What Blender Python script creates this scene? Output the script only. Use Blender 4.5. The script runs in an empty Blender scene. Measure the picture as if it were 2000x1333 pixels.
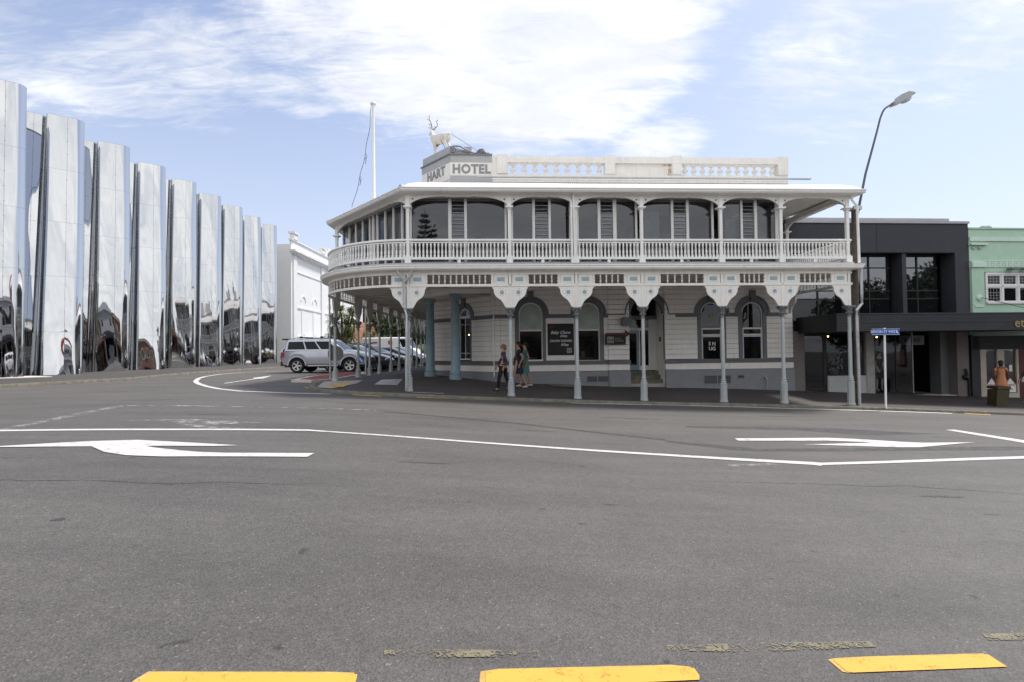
import bpy, math, random
import numpy as np
from mathutils import Matrix, Vector
random.seed(7)
R = math.radians; PI = math.pi
S = bpy.context.scene
COL = S.collection

# ---------------------------------------------------------------- camera
cam_d = bpy.data.cameras.new('camera'); cam = bpy.data.objects.new('camera', cam_d); COL.objects.link(cam)
cam_d.lens = 18; cam_d.sensor_width = 36; cam_d.sensor_fit = 'HORIZONTAL'; cam_d.clip_end = 3000; cam_d.clip_start = .05
_p = math.atan(.0205); _r = R(.66)
_F = Vector((0, math.cos(_p), math.sin(_p))); _R0 = Vector((1, 0, 0)); _U0 = _R0.cross(_F)
_Rt = _R0*math.cos(_r)-_U0*math.sin(_r); _U = _U0*math.cos(_r)+_R0*math.sin(_r)
cam.matrix_world = Matrix(((_Rt.x, _U.x, -_F.x, 0), (_Rt.y, _U.y, -_F.y, 0), (_Rt.z, _U.z, -_F.z, 1.5), (0, 0, 0, 1)))
S.camera = cam

# ---------------------------------------------------------------- sky and sun
SUN_EL, SUN_AZ = R(62), R(58)          # azimuth clockwise from +Y
W = bpy.data.worlds.new('World'); S.world = W; W.use_nodes = True
nt = W.node_tree; nt.nodes.clear(); N = nt.nodes.new; LK = nt.links.new
out = N('ShaderNodeOutputWorld'); bg = N('ShaderNodeBackground'); bg.inputs['Strength'].default_value = .115
LK(bg.outputs[0], out.inputs[0])
sky = N('ShaderNodeTexSky'); sky.sky_type = 'NISHITA'; sky.sun_disc = False
sky.sun_elevation = SUN_EL; sky.sun_rotation = SUN_AZ; sky.air_density = 1.0; sky.dust_density = 1.6; sky.ozone_density = 1.2
tc = N('ShaderNodeTexCoord'); D = tc.outputs['Generated']
def nmath(op, a, b=None, c=None, clamp=False):
    n = N('ShaderNodeMath'); n.operation = op; n.use_clamp = clamp
    for i, v in enumerate((a, b, c)):
        if v is None: continue
        if isinstance(v, (int, float)): n.inputs[i].default_value = v
        else: LK(v, n.inputs[i])
    return n.outputs[0]
def nrange(v, a, b, c=0, d=1, kind='SMOOTHSTEP'):
    n = N('ShaderNodeMapRange'); n.interpolation_type = kind
    LK(v, n.inputs[0])
    for i, k in enumerate((a, b, c, d)): n.inputs[i+1].default_value = k
    return n.outputs[0]
def nmix(f, a, b):
    n = N('ShaderNodeMix'); n.data_type = 'RGBA'
    if isinstance(f, (int, float)): n.inputs[0].default_value = f
    else: LK(f, n.inputs[0])
    for i, v in ((6, a), (7, b)):
        if isinstance(v, tuple): n.inputs[i].default_value = v
        else: LK(v, n.inputs[i])
    return n.outputs[2]
sep = N('ShaderNodeSeparateXYZ'); LK(D, sep.inputs[0])
zz = nmath('ADD', nmath('MAXIMUM', sep.outputs[2], 0.0), .16)
cmb = N('ShaderNodeCombineXYZ'); LK(nmath('DIVIDE', sep.outputs[0], zz), cmb.inputs[0]); LK(nmath('DIVIDE', sep.outputs[1], zz), cmb.inputs[1])
def wnoise(scale, detail, rough, rot=0, sc=(1, 1, 1), dist=0, src=None):
    mp = N('ShaderNodeMapping'); LK(src or cmb.outputs[0], mp.inputs[0]); mp.inputs['Rotation'].default_value = (0, 0, rot); mp.inputs['Scale'].default_value = sc
    n = N('ShaderNodeTexNoise'); LK(mp.outputs[0], n.inputs['Vector']); n.inputs['Scale'].default_value = scale
    n.inputs['Detail'].default_value = detail; n.inputs['Roughness'].default_value = rough; n.inputs['Distortion'].default_value = dist
    return n.outputs['Fac']
def pdir(px, py):
    d = _F + _Rt*((px-1000)/1000) + _U*((666.5-py)/1000); return d.normalized()
def blob(c, s, lo=.5, hi=1.25):
    sb = N('ShaderNodeVectorMath'); sb.operation = 'SUBTRACT'; LK(D, sb.inputs[0]); sb.inputs[1].default_value = c
    ml = N('ShaderNodeVectorMath'); ml.operation = 'DIVIDE'; LK(sb.outputs[0], ml.inputs[0]); ml.inputs[1].default_value = s
    ln = N('ShaderNodeVectorMath'); ln.operation = 'LENGTH'; LK(ml.outputs[0], ln.inputs[0])
    return nrange(ln.outputs['Value'], lo, hi, 1, 0)
big = blob(pdir(960, 40), (.40, .5, .215)); big2 = blob(pdir(1200, 150), (.16, .5, .09)); lft = blob(pdir(140, 70), (.24, .5, .115)); wsp = blob(pdir(560, 185), (.11, .4, .04))
rgt = blob(pdir(1780, 60), (.25, .5, .13)); r2 = blob(pdir(1290, 285), (.1, .4, .05))
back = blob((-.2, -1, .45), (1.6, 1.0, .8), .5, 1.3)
top = blob((0, .2, 1), (.9, .8, .35), .5, 1.2)
cov = big
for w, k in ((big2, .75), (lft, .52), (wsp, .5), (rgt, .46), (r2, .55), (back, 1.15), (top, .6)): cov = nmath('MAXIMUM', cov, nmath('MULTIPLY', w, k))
n1 = wnoise(1.5, 11, .66, R(35), (1, 1.5, 1), .5); n2 = wnoise(11, 5, .62, R(-28), (.5, 1.8, 1), .9); n3 = wnoise(.5, 4, .5)
tex = nmath('ADD', nmath('MULTIPLY', n1, .60), nmath('ADD', nmath('MULTIPLY', n2, .30), nmath('MULTIPLY', n3, .2)))
dens = nmath('ADD', nmath('MULTIPLY', cov, .44), nmath('MULTIPLY', tex, 1.25))
cl = nmath('MULTIPLY', nrange(dens, .79, 1.12), .93)
veil = nmath('MULTIPLY', nrange(sep.outputs[2], 0.0, .62, 1, 0, 'LINEAR'), .68)
veil = nmath('ADD', veil, .06)
shade = wnoise(2.2, 8, .65, R(20), (1, 1.6, 1), .4)
ccol = nmix(nrange(shade, .35, .7), (4.2, 4.3, 4.5, 1), (5.5, 5.5, 5.5, 1))
tint = N('ShaderNodeVectorMath'); tint.operation = 'MULTIPLY'; LK(sky.outputs[0], tint.inputs[0]); tint.inputs[1].default_value = (.86, .83, .87)
bk = N('ShaderNodeVectorMath'); bk.operation = 'SCALE'; LK(ccol, bk.inputs[0]); LK(nrange(back, 0, 1, 1, 1.24), bk.inputs['Scale']); ccol = bk.outputs[0]  # unseen cloud behind the camera brightened to lift the shaded hotel front
hz = nmix(veil, tint.outputs[0], (3.65, 3.9, 4.5, 1))
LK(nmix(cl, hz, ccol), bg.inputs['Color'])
sun_d = bpy.data.lights.new('sun', 'SUN'); sun_d.energy = 2.3; sun_d.angle = R(8); sun_d.color = (1, .965, .91)
sun = bpy.data.objects.new('sun', sun_d); COL.objects.link(sun); sun.location = (20, 0, 60)
sd = Vector((math.sin(SUN_AZ)*math.cos(SUN_EL), math.cos(SUN_AZ)*math.cos(SUN_EL), math.sin(SUN_EL)))
sun.rotation_euler = sd.to_track_quat('Z', 'Y').to_euler()
S.view_settings.view_transform = 'Standard'; S.view_settings.look = 'None'; S.view_settings.gamma = 1; S.view_settings.use_curve_mapping = False
S.view_settings.exposure = .95
S.render.engine = 'CYCLES'; S.cycles.max_bounces = 8; S.cycles.transparent_max_bounces = 16; S.cycles.glossy_bounces = 5

# ---------------------------------------------------------------- materials
MATS = {}
def mat(name, col, rough=.6, metal=0, var=.12, vscale=3, bump=0, bscale=40, spec=.4, streak=0, col2=None, grime=0, emit=0, coat=0):
    if name in MATS: return MATS[name]
    m = bpy.data.materials.new(name); m.use_nodes = True; t = m.node_tree; b = t.nodes['Principled BSDF']; n = t.nodes.new; L = t.links.new
    b.inputs['Roughness'].default_value = rough; b.inputs['Metallic'].default_value = metal; b.inputs['Specular IOR Level'].default_value = spec
    if coat: b.inputs['Coat Weight'].default_value = coat; b.inputs['Coat Roughness'].default_value = .05
    co = n('ShaderNodeTexCoord').outputs['Object']
    def noise(s, d=5, r=.6, sc=(1, 1, 1)):
        mp = n('ShaderNodeMapping'); L(co, mp.inputs[0]); mp.inputs['Scale'].default_value = sc
        x = n('ShaderNodeTexNoise'); L(mp.outputs[0], x.inputs['Vector']); x.inputs['Scale'].default_value = s; x.inputs['Detail'].default_value = d; x.inputs['Roughness'].default_value = r
        return x.outputs['Fac']
    def mixc(f, a, c):
        x = n('ShaderNodeMix'); x.data_type = 'RGBA'; L(f, x.inputs[0])
        for i, v in ((6, a), (7, c)):
            if isinstance(v, tuple): x.inputs[i].default_value = v
            else: L(v, x.inputs[i])
        return x.outputs[2]
    def rng(v, a, c, o=0, p=1):
        x = n('ShaderNodeMapRange'); L(v, x.inputs[0])
        for i, k in enumerate((a, c, o, p)): x.inputs[i+1].default_value = k
        return x.outputs[0]
    c4 = tuple(col)+(1,); dk = tuple(max(0, v*(1-var)) for v in col)+(1,); lt = tuple(min(1, v*(1+var*.7)) for v in col)+(1,)
    cc = mixc(rng(noise(vscale), .3, .7), dk, (tuple(col2)+(1,)) if col2 else lt)
    if streak: cc = mixc(rng(noise(2.2, 6, .65, (5, 5, .35)), .5, .78, 0, streak), cc, (.22, .19, .15, 1))
    if grime: cc = mixc(rng(noise(1.3, 8, .7), .56, .72, 0, grime), cc, (.12, .10, .08, 1))
    L(cc, b.inputs['Base Color'])
    if bump:
        bp = n('ShaderNodeBump'); bp.inputs['Strength'].default_value = bump; bp.inputs['Distance'].default_value = .01; L(noise(bscale, 6, .7), bp.inputs['Height']); L(bp.outputs[0], b.inputs['Normal'])
    if emit: b.inputs['Emission Color'].default_value = c4; b.inputs['Emission Strength'].default_value = emit
    MATS[name] = m; return m
M = dict(
    white=mat('white paint', (.88, .865, .83), .45, streak=.18, var=.05, vscale=2, bump=.08, bscale=25),
    cream=mat('cream paint', (.86, .835, .78), .5, streak=.22, var=.06, vscale=2, bump=.1, bscale=20, grime=.12),
    board=mat('weatherboard paint', (.84, .81, .76), .5, streak=.15, var=.05, bump=.12, bscale=22),
    roof=mat('white roofing iron', (.66, .63, .61), .4, var=.05, grime=.15),
    trim=mat('grey trim paint', (.15, .158, .165), .5, var=.08, bump=.08),
    plinth=mat('grey plinth paint', (.24, .25, .262), .6, var=.07, bump=.15, grime=.1, streak=.2),
    sgrey=mat('light grey sign paint', (.42, .43, .43), .5, var=.06, streak=.15),
    blue=mat('muted blue paint', (.23, .33, .375), .5, var=.08, bump=.1, grime=.15),
    inset=mat('pale blue inset paint', (.33, .46, .52), .5, var=.08),
    post=mat('grey green post paint', (.44, .475, .475), .5, var=.08, streak=.25, bump=.1, grime=.12),
    capital=mat('dark cast iron', (.20, .205, .21), .5, var=.25, vscale=18, bump=.4, bscale=60),
    rust=mat('rust stain', (.30, .13, .05), .9, var=.4, vscale=12),
    galv=mat('galvanised pipe', (.50, .51, .51), .4, .5, var=.15, vscale=8, grime=.15),
    ceil=mat('ceiling boards', (.76, .73, .68), .6, var=.08),
    black=mat('black', (.012, .012, .013), .5, var=.1),
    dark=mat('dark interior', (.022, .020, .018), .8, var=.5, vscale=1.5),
    frame=mat('window frame paint', (.74, .73, .70), .45, var=.05),
    chalk=mat('chalkboard', (.014, .014, .015), .55, var=.25, vscale=5),
    chalkw=mat('chalk lettering', (.75, .75, .72), .9, var=.2, vscale=30),
    red=mat('red print', (.35, .03, .05), .6, var=.1),
    gold=mat('gold lettering', (.32, .23, .10), .5, var=.1),
    maroon=mat('maroon paint', (.10, .018, .02), .5, var=.15),
    concrete=mat('concrete', (.36, .35, .33), .8, var=.18, vscale=4, bump=.3, bscale=50, grime=.3),
    kerb=mat('weathered kerb concrete', (.17, .16, .125), .9, var=.35, vscale=5, bump=.5, bscale=30, grime=.75),
    aggr=mat('exposed aggregate pillar', (.20, .18, .17), .9, var=.35, vscale=30, bump=.6, bscale=60),
    charcoal=mat('charcoal panel', (.040, .042, .050), .65, var=.1, bump=.2, bscale=70),
    shopblack=mat('black awning fascia', (.024, .025, .028), .5, var=.3, vscale=1.4, bump=.1),
    alu=mat('grey flashing', (.36, .35, .37), .4, .3, var=.1),
    green=mat('mint green stucco', (.42, .60, .46), .65, var=.05, bump=.15, streak=.12),
    greenl=mat('pale mint trim', (.56, .70, .60), .6, var=.05, streak=.1),
    tan=mat('cream shopfront', (.52, .47, .38), .6, var=.08),
    theatre=mat('bright white stucco', (.74, .74, .73), .6, var=.03, vscale=1, bump=.1, streak=.1),
    wood=mat('weathered pole timber', (.10, .08, .062), .85, var=.3, vscale=8, bump=.5, bscale=25),
    hart=mat('aged white statue paint', (.80, .76, .68), .5, var=.08, vscale=4, streak=.5, bump=.2, bscale=18),
    antler=mat('antler brown', (.16, .12, .09), .7, var=.3, vscale=9),
    chrome=mat('rim metal', (.55, .55, .56), .3, .8, var=.05),
    tyre=mat('tyre rubber', (.018, .018, .019), .85, var=.2),
    plastic=mat('dark car plastic', (.03, .03, .032), .55, var=.1),
    lampred=mat('red lamp lens', (.35, .01, .01), .2, var=.1),
    lampclear=mat('clear lamp lens', (.6, .62, .62), .12, var=.05, spec=.7),
    signblue=mat('sign blue', (.015, .11, .45), .4, var=.04),
    signgrey=mat('back of sign aluminium', (.13, .135, .14), .5, .2, var=.06),
    signwhite=mat('sign white', (.85, .85, .85), .4, var=.02),
    skin=mat('skin', (.42, .24, .16), .55, var=.06), skind=mat('brown skin', (.16, .08, .05), .55, var=.06),
    hairf=mat('light brown hair', (.17, .105, .06), .7, var=.3, vscale=40), hairb=mat('dark hair', (.02, .014, .011), .6, var=.3, vscale=40),
    purple=mat('purple shirt', (.06, .035, .072), .85, var=.15), trousers=mat('black trousers', (.012, .012, .014), .85, var=.15),
    navy=mat('navy dress', (.014, .017, .038), .85, var=.15), teal=mat('teal patterned dress', (.08, .22, .20), .85, var=.4, vscale=25),
    orange=mat('orange top', (.52, .22, .11), .85, var=.15, vscale=9), leather=mat('black bag leather', (.012, .012, .012), .4),
    shoe=mat('pale shoe', (.55, .47, .42), .6), olive=mat('olive bin', (.055, .045, .018), .6, var=.2),
    bark=mat('bark', (.10, .075, .055), .9, var=.4, vscale=9, bump=.6, bscale=20),
    curtain=mat('fogged sash blind', (.34, .40, .36), .35, var=.25, vscale=2.5, spec=.6),
    tile=mat('orange roof tiles', (.40, .20, .13), .8, var=.2, vscale=3, bump=.3), slate=mat('grey gable cladding', (.30, .30, .32), .7, var=.1),
    street=mat('grey rendered wall', (.36, .36, .365), .7, var=.06, streak=.2), brick=mat('brown brickwork', (.20, .105, .07), .85, var=.2),
    redp=mat('red trim paint', (.40, .05, .04), .6), paving=mat('red paving', (.25, .06, .055), .85, var=.2, vscale=8, bump=.2),
    whitekerb=mat('white painted kerb', (.62, .56, .50), .8, var=.1, grime=.25), yellowworn=mat('worn yellow paint', (.50, .33, .10), .85, var=.25, vscale=12, grime=.5),
    trimtext=mat('grey lettering paint', (.27, .275, .28), .5, var=.05),
    brown=mat('brown inner wall', (.13, .10, .085), .8, var=.3, vscale=1.5),
    bulb=mat('warm bulb', (1, .62, .25), .5, emit=6), mannequin=mat('mannequin skin', (.80, .74, .70), .5), greybox=mat('grey box', (.16, .16, .16), .6),
)
def simple(name):
    m = bpy.data.materials.new(name); m.use_nodes = True; m.node_tree.nodes.clear(); return m, m.node_tree.nodes.new, m.node_tree.links.new
def glass(name, tint, refl, rough=.02, base=(.02, .022, .025), bump=0, md=.35):
    """tinted pane: dark diffuse body, partly clear, with a Fresnel reflection on top"""
    m, n, L = simple(name); o = n('ShaderNodeOutputMaterial')
    tr = n('ShaderNodeBsdfTransparent'); tr.inputs[0].default_value = (tint, tint, tint*1.02, 1)
    df = n('ShaderNodeBsdfDiffuse'); df.inputs[0].default_value = base+(1,)
    gl = n('ShaderNodeBsdfGlossy'); gl.inputs['Roughness'].default_value = rough; gl.inputs[0].default_value = (.95, .97, 1, 1)
    fr = n('ShaderNodeFresnel'); fr.inputs[0].default_value = refl
    m1 = n('ShaderNodeMixShader'); m1.inputs[0].default_value = md; L(tr.outputs[0], m1.inputs[1]); L(df.outputs[0], m1.inputs[2])
    m2 = n('ShaderNodeMixShader'); L(fr.outputs[0], m2.inputs[0]); L(m1.outputs[0], m2.inputs[1]); L(gl.outputs[0], m2.inputs[2])
    if bump:
        nz = n('ShaderNodeTexNoise'); nz.inputs['Scale'].default_value = 1.2; nz.inputs['Detail'].default_value = 1
        L(n('ShaderNodeTexCoord').outputs['Object'], nz.inputs['Vector'])
        bp = n('ShaderNodeBump'); bp.inputs['Strength'].default_value = bump; bp.inputs['Distance'].default_value = .02
        L(nz.outputs[0], bp.inputs['Height']); L(bp.outputs[0], gl.inputs['Normal'])
    L(m2.outputs[0], o.inputs[0]); return m
M['glass'] = glass('tinted verandah glass', .62, 1.78, bump=.05, md=.2)
M['pane'] = glass('dark window pane', .35, 1.45, bump=.1)
M['officeglass'] = glass('office window glass', .5, 2.3, bump=.12, md=.3)
M['backlitgalv'] = mat('dark lamp arm', (.13, .13, .14), .5, .4)  # pipe metal darkened: the arm's backlit shade is in this colour
M['shopglass'] = glass('shop window glass', .85, 1.28, bump=.1, md=.08)
M['carglass'] = glass('car window glass', .12, 1.3)
def mirror():
    m, n, L = simple('polished stainless steel'); o = n('ShaderNodeOutputMaterial'); b = n('ShaderNodeBsdfPrincipled'); L(b.outputs[0], o.inputs[0])
    b.inputs['Metallic'].default_value = 1; b.inputs['Roughness'].default_value = .025; b.inputs['Base Color'].default_value = (.58, .585, .59, 1)
    co = n('ShaderNodeTexCoord').outputs['Object']; oi = n('ShaderNodeObjectInfo')
    ad = n('ShaderNodeVectorMath'); L(co, ad.inputs[0])
    sc = n('ShaderNodeVectorMath'); sc.operation = 'SCALE'; sc.inputs[0].default_value = (13, 7, 3); L(oi.outputs['Random'], sc.inputs['Scale']); L(sc.outputs[0], ad.inputs[1])
    mp = n('ShaderNodeMapping'); L(ad.outputs[0], mp.inputs[0]); mp.inputs['Scale'].default_value = (1, 1, .8)
    nz = n('ShaderNodeTexNoise'); nz.inputs['Scale'].default_value = .7; nz.inputs['Detail'].default_value = 1.0; nz.inputs['Roughness'].default_value = .35; L(mp.outputs[0], nz.inputs['Vector'])
    bp = n('ShaderNodeBump'); bp.inputs['Strength'].default_value = .35; bp.inputs['Distance'].default_value = .045; L(nz.outputs[0], bp.inputs['Height']); L(bp.outputs[0], b.inputs['Normal'])
    return m
M['mirror'] = mirror()
M['seam'] = mat('seam joint', (.25, .25, .26), .4, .7)
def asphalt(name, base, speck, patch):
    m, n, L = simple(name); o = n('ShaderNodeOutputMaterial'); b = n('ShaderNodeBsdfPrincipled'); L(b.outputs[0], o.inputs[0])
    b.inputs['Specular IOR Level'].default_value = .42; b.inputs['Roughness'].default_value = .68
    co = n('ShaderNodeTexCoord').outputs['Object']
    def nz(s, d=3, r=.6, sc=(1, 1, 1), dist=0):
        mp = n('ShaderNodeMapping'); L(co, mp.inputs[0]); mp.inputs['Scale'].default_value = sc
        x = n('ShaderNodeTexNoise'); L(mp.outputs[0], x.inputs['Vector']); x.inputs['Scale'].default_value = s; x.inputs['Detail'].default_value = d; x.inputs['Roughness'].default_value = r; x.inputs['Distortion'].default_value = dist
        return x.outputs['Fac']
    def rng(v, a, c, e=0, f=1):
        x = n('ShaderNodeMapRange'); L(v, x.inputs[0])
        for i, k in enumerate((a, c, e, f)): x.inputs[i+1].default_value = k
        return x.outputs[0]
    def mul(a, c):
        x = n('ShaderNodeMath'); x.operation = 'MULTIPLY'
        for i, v in enumerate((a, c)):
            if isinstance(v, (int, float)): x.inputs[i].default_value = v
            else: L(v, x.inputs[i])
        return x.outputs[0]
    v = n('ShaderNodeTexVoronoi'); v.inputs['Scale'].default_value = 95; L(co, v.inputs['Vector'])
    vs = n('ShaderNodeSeparateColor'); L(v.outputs['Color'], vs.inputs[0])
    g = rng(vs.outputs[0], 0, 1, 1-speck, 1+speck)
    big = rng(nz(.35, 6, .6, (1, 2.2, 1)), .3, .7, .80, 1.16)
    band = rng(nz(1.0, 5, .65, (.12, 1.6, 1), .5), .3, .72, .84, 1.12)
    mid = rng(nz(9, 4, .7), .3, .7, .90, 1.1)
    f = mul(mul(g, big), mul(band, mid))
    spots = rng(nz(5.5, 3, .5), .70, .74, 1, .55) if patch else None
    if spots is not None: f = mul(f, spots)
    lt = rng(vs.outputs[1], .982, .998, 0, .34)
    sc = n('ShaderNodeVectorMath'); sc.operation = 'SCALE'; sc.inputs[0].default_value = base; L(f, sc.inputs['Scale'])
    mx = n('ShaderNodeMix'); mx.data_type = 'RGBA'; L(lt, mx.inputs[0]); L(sc.outputs[0], mx.inputs[6]); mx.inputs[7].default_value = (.36, .34, .31, 1)
    L(mx.outputs[2], b.inputs['Base Color'])
    bp = n('ShaderNodeBump'); bp.inputs['Strength'].default_value = .55; bp.inputs['Distance'].default_value = .006
    L(v.outputs['Distance'], bp.inputs['Height']); L(bp.outputs[0], b.inputs['Normal'])
    return m
M['road'] = asphalt('road asphalt', (.092, .0855, .0795), .27, True)
M['path'] = asphalt('footpath asphalt', (.062, .054, .052), .25, False)
M['far'] = asphalt('dark asphalt apron', (.062, .055, .052), .25, False)
def paint(name, col, wear, lo=.45):
    m, n, L = simple(name); o = n('ShaderNodeOutputMaterial'); b = n('ShaderNodeBsdfPrincipled')
    b.inputs['Roughness'].default_value = .7
    co = n('ShaderNodeTexCoord').outputs['Object']
    def nz(s, d): 
        x = n('ShaderNodeTexNoise'); L(co, x.inputs['Vector']); x.inputs['Scale'].default_value = s; x.inputs['Detail'].default_value = d; x.inputs['Roughness'].default_value = .7; return x.outputs['Fac']
    mx = n('ShaderNodeMix'); mx.data_type = 'RGBA'; L(nz(2.5, 5), mx.inputs[0]); mx.inputs[6].default_value = tuple(c*.85 for c in col)+(1,); mx.inputs[7].default_value = tuple(min(1, c*1.06) for c in col)+(1,)
    L(mx.outputs[2], b.inputs['Base Color'])
    tr = n('ShaderNodeBsdfTransparent'); ms = n('ShaderNodeMixShader')
    ad = n('ShaderNodeMath'); ad.operation = 'ADD'; a1 = n('ShaderNodeMath'); a1.operation = 'MULTIPLY'; a1.inputs[1].default_value = .5; L(nz(70, 3), a1.inputs[0]); L(a1.outputs[0], ad.inputs[0])
    a2 = n('ShaderNodeMath'); a2.operation = 'MULTIPLY'; a2.inputs[1].default_value = .5; L(nz(5, 4), a2.inputs[0]); L(a2.outputs[0], ad.inputs[1])
    r = n('ShaderNodeMapRange'); L(ad.outputs[0], r.inputs[0]); r.inputs[1].default_value = lo; r.inputs[2].default_value = lo+.06; r.inputs[3].default_value = 1-wear; r.inputs[4].default_value = 1
    L(r.outputs[0], ms.inputs[0]); L(tr.outputs[0], ms.inputs[1]); L(b.outputs[0], ms.inputs[2]); L(ms.outputs[0], o.inputs[0])
    return m
M['lwhite'] = paint('white road paint', (.54, .53, .51), .85, .375)
M['lyellow'] = paint('yellow road paint', (.70, .37, .05), .9, .36)
M['wwhite'] = paint('worn white paint', (.36, .36, .36), 1, .50)
M['wyellow'] = paint('faded yellow paint', (.19, .165, .105), 1, .49)
M['rustw'] = paint('rust streak', (.45, .25, .10), 1, .50)
M['tar'] = paint('dark tar patch', (.060, .058, .062), .9, .44)

# ---------------------------------------------------------------- mesh builder
class MB:
    def __init__(s, T=None): s.v = []; s.f = []; s.mi = []; s.T = T; s.cm = 0
    def add(s, vs, fs):
        o = len(s.v)
        s.v += [s.T(*p) if s.T else tuple(p) for p in vs]
        s.f += [tuple(i+o for i in f) for f in fs]; s.mi += [s.cm]*len(fs); return s
    def box(s, x0, x1, y0, y1, z0, z1):
        return s.add([(x0, y0, z0), (x1, y0, z0), (x1, y1, z0), (x0, y1, z0), (x0, y0, z1), (x1, y0, z1), (x1, y1, z1), (x0, y1, z1)],
                     [(0, 3, 2, 1), (4, 5, 6, 7), (0, 1, 5, 4), (1, 2, 6, 5), (2, 3, 7, 6), (3, 0, 4, 7)])
    def prism(s, pts, y0, y1):                       # polygon in x,z extruded along y
        n = len(pts); a = [(x, y0, z) for x, z in pts]+[(x, y1, z) for x, z in pts]
        return s.add(a, [tuple(range(n)), tuple(range(2*n-1, n-1, -1))]+[(i, i+n, (i+1) % n+n, (i+1) % n) for i in range(n)])
    def slab(s, pts, z0, z1):                        # polygon in x,y extruded along z
        n = len(pts); a = [(x, y, z0) for x, y in pts]+[(x, y, z1) for x, y in pts]
        return s.add(a, [tuple(range(n-1, -1, -1)), tuple(range(n, 2*n))]+[(i, (i+1) % n, (i+1) % n+n, i+n) for i in range(n)])
    def lathe(s, prof, n=10, c=(0, 0), rot=0, sx=1, sy=1, caps=True):
        a = []; f = []
        for r, z in prof:
            for k in range(n): t = rot+2*PI*k/n; a.append((c[0]+r*math.cos(t)*sx, c[1]+r*math.sin(t)*sy, z))
        for j in range(len(prof)-1):
            for k in range(n): k2 = (k+1) % n; f.append((j*n+k, j*n+k2, (j+1)*n+k2, (j+1)*n+k))
        if caps: f.append(tuple(range(n-1, -1, -1))); f.append(tuple(range((len(prof)-1)*n, len(prof)*n)))
        return s.add(a, f)
    def tube(s, pts, r, n=6):
        P = [Vector(p) for p in pts]; rr = r if isinstance(r, (list, tuple)) else [r]*len(P); a = []; f = []
        up = Vector((.13, .21, .97))
        for i, p in enumerate(P):
            d = (P[min(i+1, len(P)-1)]-P[max(i-1, 0)]).normalized()
            x = d.cross(up); x = x.normalized() if x.length > .05 else d.cross(Vector((1, 0, 0))).normalized(); y = d.cross(x)
            for k in range(n): t = 2*PI*k/n; q = p+(x*math.cos(t)+y*math.sin(t))*rr[i]; a.append(tuple(q))
        for j in range(len(P)-1):
            for k in range(n): k2 = (k+1) % n; f.append((j*n+k, j*n+k2, (j+1)*n+k2, (j+1)*n+k))
        f.append(tuple(range(n-1, -1, -1))); f.append(tuple(range((len(P)-1)*n, len(P)*n)))
        return s.add(a, f)
    def ball(s, c, r, n=8, m=6, sc=(1, 1, 1)):
        pr = [(math.sin(PI*j/m), -math.cos(PI*j/m)) for j in range(m+1)]
        a = []; f = []
        for q, z in pr:
            for k in range(n): t = 2*PI*k/n; a.append((c[0]+r*sc[0]*q*math.cos(t), c[1]+r*sc[1]*q*math.sin(t), c[2]+r*sc[2]*z))
        for j in range(m):
            for k in range(n): k2 = (k+1) % n; f.append((j*n+k, j*n+k2, (j+1)*n+k2, (j+1)*n+k))
        return s.add(a, f)
    def grid(s, rows):                               # list of rows of points
        w = len(rows[0]); a = [p for r in rows for p in r]
        return s.add(a, [(j*w+i, j*w+i+1, (j+1)*w+i+1, (j+1)*w+i) for j in range(len(rows)-1) for i in range(w-1)])
    def sweep(s, path, prof, closed=True, caps=True):
        """closed profile of (outward offset, z) swept along a plan path; outward is the left of travel"""
        n = len(path); a = []; np_ = len(prof); f = []
        for i, p in enumerate(path):
            p = Vector(p)
            ds = []
            if i > 0: ds.append((p-Vector(path[i-1])).normalized())
            if i < n-1: ds.append((Vector(path[i+1])-p).normalized())
            nn = [Vector((-d.y, d.x)) for d in ds]; m = sum(nn, Vector((0, 0))).normalized(); k = 1/max(.3, m.dot(nn[0]))
            for o, z in prof: q = p+m*o*k; a.append((q.x, q.y, z))
        for i in range(n-1):
            for j in range(np_ if closed else np_-1):
                j2 = (j+1) % np_; f.append((i*np_+j, i*np_+j2, (i+1)*np_+j2, (i+1)*np_+j))
        if caps and closed: f.append(tuple(range(np_))); f.append(tuple(range(n*np_-1, (n-1)*np_-1, -1)))
        return s.add(a, f)
    def mesh(s, name, mats, smooth=0, off=(0, 0, 0)):
        me = bpy.data.meshes.new(name)
        vs = [(x-off[0], y-off[1], z-off[2]) for x, y, z in s.v] if any(off) else s.v
        me.from_pydata(vs, [], s.f)
        for m in (mats if isinstance(mats, (list, tuple)) else [mats]): me.materials.append(M[m] if isinstance(m, str) else m)
        if isinstance(mats, (list, tuple)) and len(mats) > 1: me.polygons.foreach_set('material_index', s.mi)
        if smooth:
            me.polygons.foreach_set('use_smooth', [True]*len(s.f))
            me.set_sharp_from_angle(angle=R(smooth))
        me.update(); return me
def org(o):
    return Vector((0, 0, 0)) if o is None else Vector(o['_o']) if '_o' in o else Vector((0, 0, 0))
OR = {}
def obj(name, mb, mats, parent=None, smooth=0, label=None):
    """link mb (in world coordinates when its thing has a world origin) as one object under parent"""
    off = OR.get(parent.name, (0, 0, 0)) if parent else (0, 0, 0)
    me = mb.mesh(name, mats, smooth, off) if isinstance(mb, MB) else mb
    o = bpy.data.objects.new(name, me); COL.objects.link(o)
    if parent: o.parent = parent; OR[o.name] = off
    if label: o['label'] = label
    return o
def inst(name, me, parent, mw):
    o = bpy.data.objects.new(name, me); COL.objects.link(o)
    off = OR.get(parent.name, (0, 0, 0)) if parent else (0, 0, 0); OR[o.name] = off
    acc = Matrix.Identity(4); q = parent
    while q is not None and q.parent is not None: acc = q.matrix_basis @ acc; q = q.parent
    o.parent = parent; o.matrix_basis = acc.inverted() @ Matrix.Translation(-Vector(off)) @ mw; return o
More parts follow.
